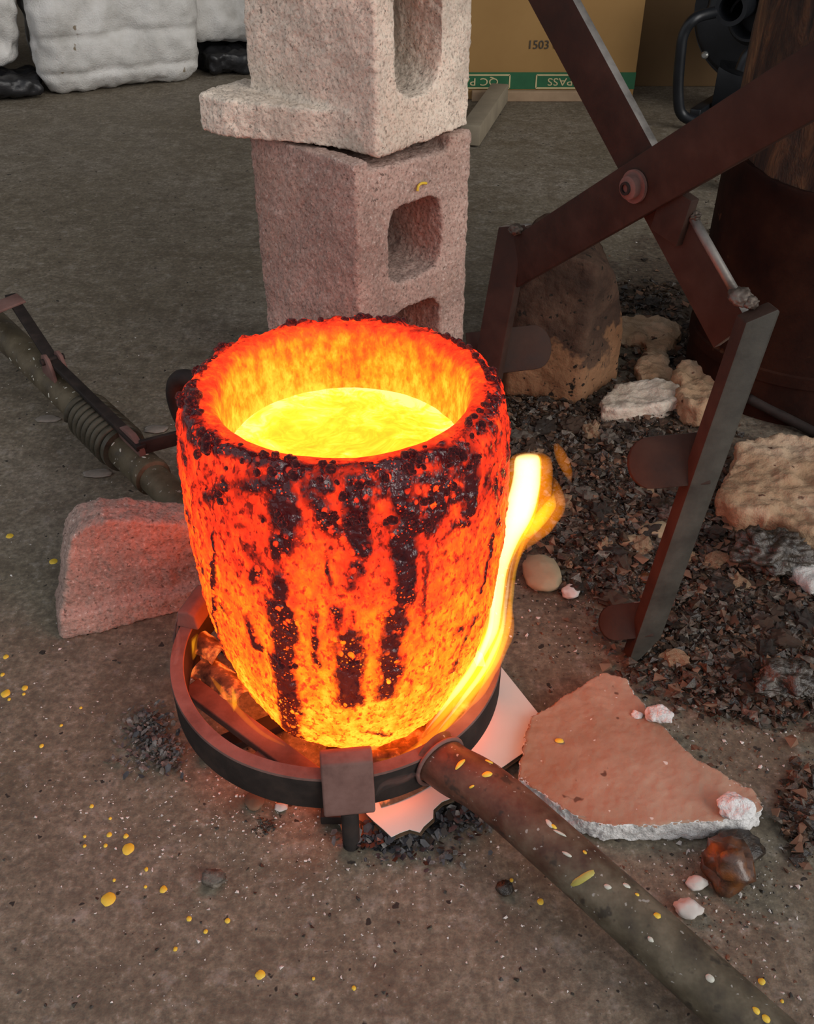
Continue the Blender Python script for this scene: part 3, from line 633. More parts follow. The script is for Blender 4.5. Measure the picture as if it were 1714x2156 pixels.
# broken piece lying by the ring
er, el = unit([.135, .052, 0]), unit([-.052, .135, 0]); c0 = onz(126, 1352, 0)
pol = [(0, 0), (.162, 0), (.162, .104), (.125, .117), (.098, .130), (.072, .138), (.050, .136), (.036, .124), (.028, .10), (.018, .06), (.008, .03)]
g1 = prism(pol, c0 + el * .010, er, UZ, el, .045); g2 = prism([(0, 0), (.162, 0), (.162, .028), (.006, .030)], c0, er, UZ, el, .05)
V, F = rough(join(g1, g2), .0026, [(.0022, 110, 3), (.0025, 28, 3), (.0011, 420, 1)], (), 3, 15, 0.0)
u_ = (V - c0) @ er; V = V + el * (-.012 * np.clip(V[:, 2] - .04, 0, .2) / .12 * (1 - u_ / .26))[:, None]
tag(obj('concrete_fragment', (V, F), M['block']), 'broken piece of concrete block on the floor left of the crucible', 'concrete block')

# ------------------------------------------------------------------ lifting tongs
JL0, JR0 = np.array([.112, .968, 0]), np.array([.272, .722, 0]); e1 = unit(JR0 - JL0); nt = np.array([e1[1], -e1[0], 0]);
if np.dot(nt, -JL0) < 0: nt = -nt
def TP(px, py, off=0.): return onplane(px, py, JL0 + nt * off, nt)
tongs = thing('lifting_tongs', 'rust brown scissor lifting tongs with crossed flat arms, standing right of the crucible', 'tongs', (JL0 + JR0) / 2)
A0, A1 = TP(1068, 565, .006), TP(1714, 172, .006); A1 = A1 + unit(A1 - A0) * .25
B0, B1 = TP(1545, 705, -.006), TP(1166, 0, -.006); B1 = B1 + unit(B1 - B0) * .25
g = bevel(bar(A0, A1, .047, .009, nt), .0012); part('arm', g, M['tong'], tongs, auto=40)
def two_tone(g, n_ax):
    fn = fnormals(*g); return [0 if abs(np.dot(f, n_ax)) > .8 else 1 for f in fn]
g = bevel(bar(B0, B1, .045, .009, nt), .0012); part('arm', g, [M['tong'], M['tong_edge']], tongs, fmat=two_tone(g, nt), auto=40)
pv = TP(1338, 392, .011); pb = part('pivot_bolt', bevel(lathe([(0, .0), (.0135, .0), (.0135, .003), (.0095, .0035), (.0095, .010), (0, .010)], (0, 0, 0), 24), .0005) if False else orient(lathe([(0, 0), (.0140, 0), (.0140, .003), (.0098, .0034), (.0098, .0095), (.008, .011), (0, .011)], (0, 0, 0), 28), [e1, UZ, nt]), M['iron_top'], tongs, auto=40)
pb.data.transform(Matrix.Translation(Vector(pv)))
rn = orient(lathe([(.0035, 0), (.0055, .0), (.0055, .002), (.0035, .002)], (0, 0, .011), 20, True), [e1, UZ, nt]); part('bolt_end', (rn[0] + pv, rn[1]), M['iron'], pb, auto=40)
def jaw(p_bot, p_top, side, th_=.012, w_=.027):
    ax = unit(p_top - p_bot); ln_ = np.linalg.norm(p_top - p_bot); sd_ = unit(side - ax * np.dot(side, ax)); nn = np.cross(ax, sd_)
    pol = [(0, -w_ * .35), (.006, -w_ * .05), (.034, w_ / 2), (ln_ - .002, w_ / 2), (ln_, w_ / 2 - .003), (ln_ - .012, -w_ / 2), (.03, -w_ / 2), (.006, -w_ * .5)]
    return bevel(prism(pol, p_bot - nn * th_ / 2, ax, sd_, nn, th_), .0015, 2), nn
jr0, jr1 = onz(1341, 1386, .002), TP(1603, 642, .0)
jg, jn = jaw(jr0, jr1, unit(np.array([.97, .22, 0])), .016, .0275); jawR = part('jaw', jg, [M['jaw_face'], M['tong']], tongs, fmat=[0 if abs(np.dot(f, jn)) > .7 else 1 for f in fnormals(*jg)], auto=40)
jl1 = TP(1088, 462, .004); jl0 = jl1 + (jr0 - jr1) * (jl1[2] / (jr1[2])) ; jl0 = jl0 + (jl1 - jl0) * (jl0[2] - .002) / (jl0[2] - jl1[2])
jg, jn2 = jaw(jl0, jl1, unit(np.array([.75, -.66, 0])), .012, .034); jawL = part('jaw', jg, [M['tong'], M['tong_edge']], tongs, fmat=[1 if f[2] > .75 else 0 for f in fnormals(*jg)], auto=40)
def pad(pa, pb_, hgt, nrm, parent, th_=.007, bend=.012):
    ex = unit(pb_ - pa); L_ = np.linalg.norm(pb_ - pa); ez = unit(nrm - ex * np.dot(nrm, ex)); ey = np.cross(ez, ex); h = hgt / 2
    pol = [(L_, -h), (L_, h), (h * .8, h)] + [(h * .8 + h * .8 * math.cos(a), h * math.sin(a)) for a in np.linspace(PI / 2 + .25, 3 * PI / 2 - .25, 9)] + [(h * .8, -h)]
    top = [p for p in pol]; n_ = 14
    g = prism(pol, pa, ex, ey, ez, th_); bm = geo_bm(g)
    for k in range(1, n_): bmesh.ops.bisect_plane(bm, geom=bm.verts[:] + bm.edges[:] + bm.faces[:], plane_co=Vector(pa + ex * L_ * k / n_), plane_no=Vector(ex))
    V, F = bm_geo(bm); u_ = ((V - pa) @ ex) / L_; V = V - ez * (bend * (1 - u_) ** 2)[:, None]
    return bevel((V, F), .001, 2, 50)
nC = unit(-jr0 * np.array([1, 1, 0]) + np.array([0, 0, .25]))
def at_depth(px, py, ref): d = ray(px, py); return CAMP + d * (np.dot(ref - CAMP, np.array([0, _c, -_s])))
for (ax_, ay_), (bx_, by_), h_, ref in (((1326, 978), (1488, 964), .047, onplane(1500, 965, jr0, unit(np.cross(jr1 - jr0, [1, 0, 0])))), ((1264, 1315), (1368, 1302), .036, onplane(1385, 1300, jr0, unit(np.cross(jr1 - jr0, [1, 0, 0]))))):
    ref = ref + unit(ref - CAMP) * .012; g = pad(at_depth(ax_, ay_, ref), at_depth(bx_, by_, ref), h_, unit(CAMP - ref), jawR); part('grip_pad', g, [M['tong'], M['tong_edge']], jawR, fmat=[1 if f[2] > .9 else 0 for f in fnormals(*g)], auto=40)
ref = jl0 + (jl1 - jl0) * .45 + nt * .012
g = pad(at_depth(1163, 726, ref), at_depth(985, 748, ref), .050, unit(CAMP - ref), jawL); part('grip_pad', g, [M['tong'], M['tong_edge']], jawL, fmat=[0] * len(g[1]), auto=40)
def weld(px, py, off, r_, sd_, parent):
    V, F = rock_geo(4, sd_, (1, 1, .8), .4, 2.6); part('weld_bead', (V * r_ * .8 + TP(px, py, off) - np.array([0, 0, r_ * .5]), F), M['weld'], parent)
weld(1085, 487, .012, .009, 301, tongs); weld(1440, 422, -.004, .008, 302, tongs); weld(1462, 458, -.004, .007, 303, tongs); weld(1558, 632, .004, .012, 304, tongs); weld(1580, 640, .002, .008, 305, tongs)
part('spacer_plate', bevel(bar(TP(1392, 432, .001), TP(1448, 470, .001), .042, .010, nt), .001), M['tong'], tongs, auto=40)
part('brace_rod', tube([TP(1440, 425, -.003), TP(1552, 622, -.003)], .0040, 10), M['tong_edge'], tongs)

# ------------------------------------------------------------------ refractory board, card, burnt bits
zt = .026
pol = [onz(px, py, zt)[:2] for px, py in ((1092, 1632), (1120, 1505), (1190, 1462), (1272, 1412), (1322, 1428), (1362, 1490), (1402, 1530), (1455, 1588), (1520, 1622), (1596, 1664), (1610, 1700), (1580, 1722), (1480, 1727), (1380, 1732), (1280, 1738), (1215, 1715), (1150, 1672))]
g = prism(pol, (0, 0, .0005), (1, 0, 0), (0, 1, 0), (0, 0, 1), zt - .0005)
V, F = rough(g, .0020, [(.0034, 120, 3), (.0026, 40, 3), (.0012, 420, 1)], (), 2, 25)
topz = (V[:, 2] > zt - .006)
V[topz, 2] = zt - .002 + (V[topz, 2] - zt + .002) * .35
fn = fnormals(V, F); fc = np.array([V[f].mean(0) for f in F]); nz_ = fbm(fc * 60, 3, 4)
fm = [0 if (n_[2] > .72 + .1 * z_ and c_[2] > zt - .008) else 1 for n_, c_, z_ in zip(fn, fc, nz_)]
V[:, 2] = np.maximum(V[:, 2], .0005)
slab = obj('refractory_board', (V, F), [M['board_top'], M['fibre_edge']], fmat=fm); tag(slab, 'broken brown refractory board with white fibrous edge, lying right of the pipe handle', 'refractory board')
for (px, py, s_) in ((1385, 1516, .011), (1545, 1712, .013), (1340, 1510, .005)):
    Vr, Fr = rough((rock_geo(3, px, (1.2, .9, .6), .5, 2)[0] * s_ + onz(px, py, zt - .004), rock_geo(3, px, (1.2, .9, .6), .5, 2)[1]), .0012, [(.0012, 300, 2)], (), 1, px)
    part('fibre_tuft', (Vr, Fr), M['fibre_edge'], slab)
zc = .0155
cp = [(1052, 1400), (1165, 1541), (1062, 1612), (966, 1674), (930, 1688), (913, 1704), (912, 1722), (892, 1740), (884, 1752), (862, 1746), (842, 1753), (824, 1762), (806, 1745), (788, 1730), (772, 1714), (768, 1700), (730, 1640), (720, 1560), (850, 1400), (960, 1340)]
card = thing('card_sheet', 'white corrugated card sheet with a torn front edge, lying under the iron ring', 'card', onz(950, 1560, 0))
P_ = np.array([onz(px, py, zc)[:2] for px, py in cp])
def sheet(P_, z, th_, warp=.0):
    g = prism(P_, (0, 0, z), (1, 0, 0), (0, 1, 0), (0, 0, 1), th_); return g
part('face_liner', sheet(P_, zc - .0008, .0008), M['card'], card, smooth=False)
cen = P_.mean(0); P2_ = cen + (P_ - cen) * .992
wv = []
a_, b_ = np.array([*P_[1], 0]), np.array([*P_[3], 0]); ex_ = unit(b_ - a_); inn = np.array([-ex_[1], ex_[0], 0]); inn = inn if np.dot(inn, [*cen, 0] - a_) > 0 else -inn
L_ = np.linalg.norm(b_ - a_); nn_ = 160; Vw = []
for k in range(nn_ + 1):
    q = a_ + ex_ * L_ * k / nn_; zz = zc - .0024 + .0014 * math.sin(k / nn_ * L_ / .0072 * 2 * PI); Vw += [q + inn * .0012 + UZ * zz, q + inn * .05 + UZ * zz]
part('fluting', (np.array(Vw), [[2 * k, 2 * k + 2, 2 * k + 3, 2 * k + 1] for k in range(nn_)]), M['kraft'], card)
part('back_liner', sheet(P2_ + np.array([.0012, -.001]), zc - .0048, .0008), M['scorch'], card, smooth=False)
Vc, Fc = lathe([(.078, .0162), (.10, .0166), (.125, .0166), (.139, .0162), (.139, .0159), (.078, .0159)], (-.065, .633, 0), 60, True, math.radians(-72), math.radians(62)); Vc[:, 2] += .0012 * np.abs(fbm(Vc * 90, 3, 4))
part('charred_patch', (Vc, Fc), M['ember'], card)
kp = [onz(px, py, .006)[:2] for px, py in ((700, 1690), (722, 1752), (742, 1772), (775, 1745), (790, 1768), (812, 1778), (845, 1765), (835, 1690), (760, 1640))]
g = prism(kp, (0, 0, .003), (1, 0, 0), (0, 1, 0), (0, 0, 1), .0012); part('torn_backing', g, M['kraft'], card, smooth=False)
# charred card lying over the rubble under the handle, ash flakes: nobody could count them
def flakes(spots_, name, label, cat, mats, seed, lo, hi, flat=.06):
    r_ = np.random.RandomState(seed); V, F, fm = [], [], []
    for (px, py, sx, sy, n_) in spots_:
        for _ in range(n_):
            p = onz(px + r_.normal() * sx, py + r_.normal() * sy, 0); s_ = r_.uniform(lo, hi) * (.6 + .8 * r_.rand()); a = r_.uniform(0, PI); tl = r_.uniform(-.7, .7, 2)
            L_, W_ = s_, s_ * r_.uniform(.3, .8); ca, sa = math.cos(a), math.sin(a); o = len(V); zz = abs(tl[0]) * W_ + abs(tl[1]) * L_ + .0004 + r_.rand() ** 2 * .007
            for z_ in (0, s_ * flat):
                for (u_, v_) in ((-1, -.7), (.2, -1), (1, -.2), (.7, .8), (-.5, 1)):
                    x_, y_ = u_ * L_, v_ * W_; V.append((p[0] + x_ * ca - y_ * sa, p[1] + x_ * sa + y_ * ca, max(.0002, zz + z_ + tl[0] * y_ + tl[1] * x_)))
            F += [[o + 4, o + 3, o + 2, o + 1, o], [o + 5, o + 6, o + 7, o + 8, o + 9]] + [[o + k, o + (k + 1) % 5, o + 5 + (k + 1) % 5, o + 5 + k] for k in range(5)]
            fm += [r_.randint(len(mats))] * 7
    o = obj(name, (np.array(V), F), mats, fmat=fm, smooth=False); return tag(o, label, cat, kind='stuff')
flakes([(320, 1540, 24, 26, 300), (345, 1590, 25, 18, 200), (290, 1560, 24, 34, 110)], 'ash_pile', 'loose grey ash flakes on the floor left of the iron ring', 'ash', [M['ash'], M['char'], M['ash'], M['slag_grey']], 5, .0010, .0034)
flakes([(830, 1775, 45, 12, 260), (790, 1760, 25, 14, 100), (930, 1735, 30, 20, 200), (990, 1715, 30, 20, 240), (870, 1790, 60, 20, 90)], 'ash_pile', 'black charred flakes on the floor in front of the white card', 'ash', [M['char'], M['char'], M['ash'], M['char'], M['grit_dark']], 6, .0010, .0040)
def curl(name, px, py, z, L_, W_, seed, mat, parent=None, rz=0.):
    n_, m_ = 26, 14; p = onz(px, py, z); r_ = np.random.RandomState(seed); V = []
    for i in range(n_):
        for j in range(m_):
            u_, v_ = i / (n_ - 1) - .5, j / (m_ - 1) - .5; x_, y_ = u_ * L_, v_ * W_; V.append((x_, y_, .35 * W_ * math.cos(v_ * 3.2)))
    V = np.array(V); V = V + .0035 * np.stack([fbm(V * 60, 3, seed), fbm(V * 60 + 5, 3, seed), fbm(V * 70 + 9, 3, seed)], 1)
    ca, sa = math.cos(rz), math.sin(rz); V = np.stack([V[:, 0] * ca - V[:, 1] * sa, V[:, 0] * sa + V[:, 1] * ca, V[:, 2]], 1) + p
    F = [[i * m_ + j, (i + 1) * m_ + j, (i + 1) * m_ + j + 1, i * m_ + j + 1] for i in range(n_ - 1) for j in range(m_ - 1)]
    V2 = V - np.array([0, 0, .0007]); nV = len(V); F = F + [[q + nV for q in f[::-1]] for f in F]
    rim_ = [i * m_ for i in range(n_)] + [(n_ - 1) * m_ + j for j in range(1, m_)] + [i * m_ + m_ - 1 for i in range(n_ - 2, -1, -1)] + [j for j in range(m_ - 2, 0, -1)]
    F += [[a, b, b + nV, a + nV] for a, b in zip(rim_, rim_[1:] + rim_[:1])]
    return obj(name, (np.concatenate([V, V2]), F), mat, parent)
for k, (px, py, z, L_, W_, rz, lb) in enumerate([(432, 1360, .052, .05, .026, -.7, 'curled burning paper with glowing edges inside the ring, topmost of two scraps'), (470, 1440, .040, .065, .034, -.75, 'dark charred paper scrap wedged between crucible and left side of the ring'), (790, 1600, .03, .045, .02, .2, 'charred paper scrap glowing at its edge behind the front lug'), (870, 1596, .03, .05, .02, .5, 'burning paper scrap under the tall flame at the crucible foot')]):
    tag(curl('burning_paper', px, py, z, L_, W_, 60 + k, M['ember'], None, rz), lb, 'paper')

# ------------------------------------------------------------------ flames
def flame(name, pts, label, parts=('flame_outer',)):
    """pts = [(px, py, distance y, half width px)]; body of glowing gas with real thickness"""
    root = None
    for lv, (mt, kw, cut0, cut1, sh) in enumerate(parts):
        Q = np.array([ony(p[0] + sh, p[1], p[2]) for p in pts]); W = np.array([p[3] / 2600. for p in pts]) * kw
        n_ = len(Q); a, b = int(round(cut0 * (n_ - 1))), int(round(cut1 * (n_ - 1))); Q, W = Q[a:b + 1], W[a:b + 1]
        QW = smooth_path(np.concatenate([Q, W[:, None]], 1), 8); Q, W = QW[:, :3], np.maximum(QW[:, 3], .0006)
        k_ = np.linspace(0, 1, len(W)); W = W * np.clip(k_ / .22, .04, 1) ** .8; W = W * (np.clip((1 - k_) / .3, .03, 1) if cut1 < 1 else 1); W[-1] = min(W[-1], .012)
        V, F = tube(Q, W, 22)
        ctr = np.repeat(Q, 22, 0); d = V - ctr; d[:, 1] *= .62; V = ctr + d * (1 + .22 * fbm(V * np.array([60, 60, 28]), 2, 91 + lv))[:, None]
        if root is None: root = thing('flame', label, 'flame', Q[0])
        part(name if lv == 0 else ('flame_tongue' if lv == 1 else 'flame_core'), (V, F), M[mt], root)
    return root
flame('flame_sheet', [(862, 1590, .512, 8), (905, 1545, .53, 36), (960, 1475, .55, 46), (1010, 1405, .575, 48), (1044, 1330, .60, 38), (1054, 1262, .612, 26), (1063, 1200, .618, 24), (1080, 1140, .622, 36), (1098, 1090, .625, 48), (1112, 1040, .626, 50), (1118, 1000, .627, 47), (1118, 972, .627, 44), (1118, 962, .627, 38)],
      'tall yellow flame licking up the right side of the crucible',
      (('flame_outer', 1.0, 0, 1, 0), ('flame_mid', .62, .05, 1, -5), ('flame_core', .58, .25, 1, -8), ('flame_mid', .22, 0, .7, 22), ('flame_core', .16, .05, .62, -14), ('flame_core', .13, .1, .6, 12)))
flame('flame_sheet', [(1078, 1190, .63, 6), (1105, 1140, .632, 20), (1138, 1098, .634, 30), (1164, 1066, .634, 26), (1172, 1035, .635, 12), (1166, 1005, .635, 2)], 'short orange flame tip branching right of the tall flame', (('flame_outer', 1.1, 0, 1, 0), ('flame_mid', .5, .2, .9, -6)))
flame('flame_sheet', [(1204, 1018, .65, 3), (1194, 990, .65, 11), (1182, 960, .65, 13), (1170, 935, .65, 5)], 'small detached orange flame wisp above the tall flame', (('flame_outer', 1.0, 0, 1, 0),))
flame('flame_sheet', [(395, 1400, .64, 6), (400, 1375, .645, 15), (408, 1350, .648, 9), (416, 1335, .65, 3)], 'small yellow flame on burning paper left of the crucible', (('flame_outer', 1.2, 0, 1, 0), ('flame_mid', .5, 0, .9, 0)))
flame('flame_sheet', [(492, 1500, .56, 4), (494, 1480, .562, 9), (492, 1462, .563, 7), (488, 1445, .563, 2)], 'tiny yellow flame at the crucible foot beside the cradle bar', (('flame_outer', 1.2, 0, 1, 0), ('flame_mid', .6, 0, 1, 0)))
flame('flame_sheet', [(790, 1598, .505, 10), (840, 1600, .51, 16), (890, 1570, .525, 18), (945, 1520, .55, 14), (985, 1470, .57, 4)], 'low orange flame lying along the inside front of the ring', (('flame_outer', .8, 0, 1, 0),))
flame('flame_sheet', [(440, 1420, .615, 8), (480, 1470, .58, 16), (540, 1535, .55, 12), (600, 1570, .53, 4)], 'low dim flame creeping under the left side of the crucible', (('flame_outer', .55, 0, 1, 0),))
def wisp(pts, label, n_s=4, seed=1):
    rw = np.random.RandomState(seed); root = None
    for k in range(n_s):
        jx, jy = rw.uniform(-9, 9, len(pts)), rw.uniform(-6, 6, len(pts)); Q = np.array([ony(p[0] + jx[q], p[1] + jy[q], p[2]) for q, p in enumerate(pts)])
        W = np.array([p[3] / 2600. for p in pts]) * rw.uniform(.25, .55); QW = smooth_path(np.concatenate([Q, W[:, None]], 1), 10)
        V, F = tube(QW[:, :3], np.maximum(QW[:, 3], .0004), 10)
        if root is None: root = thing('smoke_wisp', label, 'smoke', Q[0])
        part('smoke_strand', (V, F), M['smoke'], root)
wisp([(322, 1480, .60, 3), (338, 1430, .604, 8), (365, 1395, .607, 11), (378, 1350, .61, 10), (370, 1310, .612, 9), (384, 1275, .614, 3)], 'thin pale smoke wisp curling over the left side of the ring')
wisp([(792, 1678, .470, 3), (815, 1655, .472, 11), (850, 1640, .474, 13), (878, 1632, .476, 8), (890, 1652, .478, 3)], 'faint smoke wisp under the ring between front lug and pipe handle', 4, 2)

# ------------------------------------------------------------------ rubble at right
def lump(name, px, py, r_, sq, seed, mat, label, cat, group=None, amp=.4, fr=1.6, sub=3, rz=0., facet=0.):
    V, F = rock_geo(sub, seed, sq, amp, fr, facet); V = V * (1 + .14 * fbm(V * 5.5, 3, seed + 3))[:, None]; V[:, 2] -= V[:, 2].min(); V = V * r_; ca, sa = math.cos(rz), math.sin(rz); V = np.stack([V[:, 0] * ca - V[:, 1] * sa, V[:, 0] * sa + V[:, 1] * ca, V[:, 2]], 1)
    o = obj(name, (V + onz(px, py, 0), F), mat, origin=onz(px, py, 0)); return tag(o, label, cat, group)
# burnt brick piece: corner towards the viewer
bp = [onz(1062, 835)[:2], onz(1216, 858)[:2], onz(1302, 800)[:2], onz(1290, 770)[:2] + np.array([-.02, .09]), onz(1062, 835)[:2] + np.array([.0, .13])]
g = prism(bp, (0, 0, 0), (1, 0, 0), (0, 1, 0), (0, 0, 1), .235)
V, F = remesh(g, .005)[:2]
cxm = (bp[0][0] + bp[2][0]) / 2; hx = (bp[2][0] - bp[0][0]) / 2
lim = .225 * np.sqrt(np.clip(1 - ((V[:, 0] - cxm + .01) / (hx * 1.12)) ** 2, 0.02, 1)); V[:, 2] = np.where(V[:, 2] > lim, lim + (V[:, 2] - lim) * .08, V[:, 2])
V, F = rough((V, F), .004, [(.006, 22, 3), (.002, 140, 3)], (), 2, 45, 0.0)
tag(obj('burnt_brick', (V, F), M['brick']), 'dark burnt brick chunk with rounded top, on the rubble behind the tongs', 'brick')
def fibre_piece(name, pts, th_, label, seed, mat, z0=0.0, amp=.006, tilt=0.):
    z_ = z0 + th_; P_ = [onz(px, py, z_)[:2] for px, py in pts]
    g = prism(P_, (0, 0, z0), (1, 0, 0), (0, 1, 0), (0, 0, 1), th_); V, F = rough(g, .0035, [(amp, 38, 4), (.0035, 120, 3), (.0012, 400, 1)], (), 2, seed, 0.0005)
    return tag(obj(name, (V, F), mat), label, 'fibre blanket')
fibre_piece('fibre_scrap', [(1262, 838), (1300, 805), (1380, 795), (1440, 800), (1436, 838), (1390, 852), (1300, 862), (1270, 858)], .026, 'pale flat fibre slab lying by the burnt brick chunk', 71, M['pale_fibre'], 0, .007)
fibre_piece('fibre_scrap', [(1290, 668), (1350, 660), (1430, 672), (1440, 700), (1400, 730), (1420, 780), (1450, 790), (1440, 800), (1400, 790), (1350, 795), (1335, 770), (1365, 735), (1350, 710), (1300, 700)], .02, 'ragged baked fibre sheet between burnt brick and tongs arm', 72, M['pink_fibre'], 0, .011)
fibre_piece('fibre_scrap', [(1425, 770), (1470, 755), (1540, 790), (1545, 850), (1500, 838), (1475, 860), (1450, 850), (1430, 820)], .035, 'torn orange fibre scrap beneath the right tongs jaw', 73, M['pink_fibre'], 0, .013)
fibre_piece('fibre_slab', [(1555, 930), (1620, 908), (1760, 925), (1830, 1060), (1760, 1130), (1690, 1120), (1620, 1080), (1560, 1075), (1510, 1050), (1530, 1000)], .034, 'large buff fibre slab with ragged orange edge, right of the tongs jaw', 74, M['pink_fibre'], 0, .011)
fibre_piece('fibre_scrap', [(1662, 1190), (1714, 1180), (1760, 1220), (1714, 1235), (1680, 1212)], .02, 'small white fibre scrap on the dark slag at the right edge', 75, M['fibre'], 0.004, .004)
lump('buff_pebble', 1140, 1222, .026, (.85, 1.15, .45), 81, M['stone'], 'buff oval stone on the floor right of the tall flame', 'stone', amp=.18, rz=.1)
lump('amber_slag', 1520, 1845, .021, (.95, 1.0, .75), 82, M['amber'], 'amber brown glassy slag lump in front of the refractory board', 'slag', amp=.75, fr=1.2, sub=3, facet=.5)
lump('slag_lump', 1548, 1800, .016, (1.2, .9, .6), 83, M['slag_dark'], 'dark slag crumb stuck behind the amber lump', 'slag', amp=.5)
lump('white_chip', 1448, 1922, .010, (1.1, .8, .6), 84, M['grit_pale'], 'white mineral chip on the floor right of the pipe handle', 'stone', amp=.4)
lump('white_chip', 1466, 1866, .008, (1.1, .8, .6), 85, M['grit_pale'], 'small white chip left of the amber slag lump', 'stone', amp=.4)
lump('slag_lump', 1062, 1878, .007, (1, 1, .8), 86, M['slag_dark'], 'black slag bead on bare floor left of the pipe handle', 'slag', amp=.3)
lump('grey_crumb', 452, 1858, .009, (1.2, .9, .6), 87, M['slag_grey'], 'grey crumb on bare floor in front of the ring', 'stone', amp=.5)
lump('grey_slag', 1612, 1200, .034, (1.2, .9, .6), 88, M['slag_glossy'], 'lumpy glossy slag chunk below the fibre slab', 'slag', amp=.65, fr=2.2, sub=5)
lump('grey_slag', 1650, 1460, .026, (1.2, .9, .55), 188, M['slag_glossy'], 'lumpy glossy slag chunk at the right edge above the board corner', 'slag', amp=.65, fr=2.2, sub=5)
lump('grey_slag', 1430, 1095, .020, (1.3, .9, .55), 189, M['slag_glossy'], 'small glossy slag chunk under the upper grip pad', 'slag', amp=.65, fr=2.2, sub=4)
lump('pale_shell_piece', 1200, 1255, .011, (1, .8, .5), 89, M['grit_pale'], 'pale chip on the rubble beside the buff stone', 'stone', amp=.4)
lump('pale_stone', 1565, 405, .05, (.8, .8, 1.6), 90, M['fibre'], 'pale rough lump leaning at the foot of the log post', 'stone', amp=.3)
lump('white_chip', 100, 884, .012, (1.4, .8, .16), 95, M['pale_dust'], 'pale flake on the floor left of the spring latch', 'stone', amp=.5)
lump('white_chip', 206, 999, .012, (1.4, .8, .16), 96, M['pale_dust'], 'pale flake on the floor below the spring latch', 'stone', amp=.5)
lump('white_chip', 330, 906, .012, (1.4, .8, .16), 97, M['pale_dust'], 'pale flake on the floor above the latch strap', 'stone', amp=.5)
lump('rust_flake', 537, 1690, .009, (1.0, 1.1, .3), 98, M['grit_rust'], 'rusty orange flake under the front edge of the ring', 'rust flake', amp=.3)
lump('white_chip', 592, 1703, .0048, (1.2, .9, .6), 99, M['grit_pale'], 'small white chip in front of the ring left of the bolt', 'stone', amp=.3)
lump('buff_stone_flake', 1385, 1130, .018, (1.3, .8, .4), 101, M['stone'], 'flat buff stone beside the middle of the tongs jaw', 'stone', amp=.35)
lump('buff_stone_flake', 1330, 1150, .012, (1.3, .9, .5), 102, M['stone'], 'small buff stone left of the tongs jaw', 'stone', amp=.4)
lump('orange_chip', 1362, 1225, .009, (1.3, .8, .5), 103, M['amber'], 'small orange chip left of the tongs jaw above the lower pad', 'stone', amp=.4)
ragged = [(1120, 960, 70, 60, 36), (1280, 930, 90, 50, 34), (1390, 1080, 80, 60, 40), (1230, 1090, 60, 60, 26), (1560, 1230, 110, 60, 46), (1640, 1330, 70, 70, 40), (1500, 1390, 90, 50, 26), (1610, 1450, 70, 35, 24), (1450, 760, 80, 70, 18), (1340, 640, 60, 25, 10), (1690, 1710, 20, 40, 12), (1150, 880, 60, 30, 16), (1560, 560, 40, 60, 12), (1300, 1180, 60, 60, 14)]
r_ = np.random.RandomState(12); lm = []
for nm in ('slag_dark', 'slag_brown', 'slag_grey', 'slag_dark', 'slag_brown', 'pink_fibre'):
    for q in range(3):
        V, F = rock_geo(3, 400 + len(lm), (1.15, .9, .6), .7, 1.9); V = V * (1 + .28 * fbm(V * 5, 3, len(lm)))[:, None]; V[:, 2] -= V[:, 2].min(); lm.append(make_mesh('slag_lump', V, F, M[nm], smooth=False))
where = ['beside the tall flame', 'behind the upper grip pad', 'just below the upper grip pad', 'between the flame and the grip pads', 'below the buff fibre slab', 'in the dark heap at the right edge', 'just right of the jaw tip', 'above the right end of the refractory board', 'around the torn fibre scraps', 'behind the ragged fibre sheet', 'at the right edge past the board corner', 'at the foot of the burnt brick chunk', 'at the foot of the log post', 'near the lower grip pad']
kinds = ['black glassy', 'brown crusty', 'grey stony', 'sooty black', 'dull brown', 'pale buff']
for ci, (px, py, sx, sy, n_) in enumerate(ragged):
    for _ in range(int(n_ * .78)):
        x_, y_ = px + r_.normal() * sx * .7, py + r_.normal() * sy * .7
        if y_ < 560 or x_ < 1085: continue
        mi = r_.randint(len(lm)); o = bpy.data.objects.new('slag_lump', lm[mi]); COL.objects.link(o); s_ = .004 + .0105 * r_.rand() ** 2.4
        o.location = Vector(onz(x_, y_, 0)); o.scale = (s_, s_, s_); o.rotation_euler = (0, 0, r_.uniform(0, 6.28)); o.location.z = -.1 * s_
        tag(o, kinds[mi // 3] + ' slag lump in the rubble ' + where[ci], 'slag', 'slag lumps in the rubble ' + where[ci])
ROTS = [np.array(Matrix.Rotation(random.uniform(0, 6.3), 3, Vector((random.gauss(0, 1), random.gauss(0, 1), random.gauss(0, 1))))) for _ in range(64)]
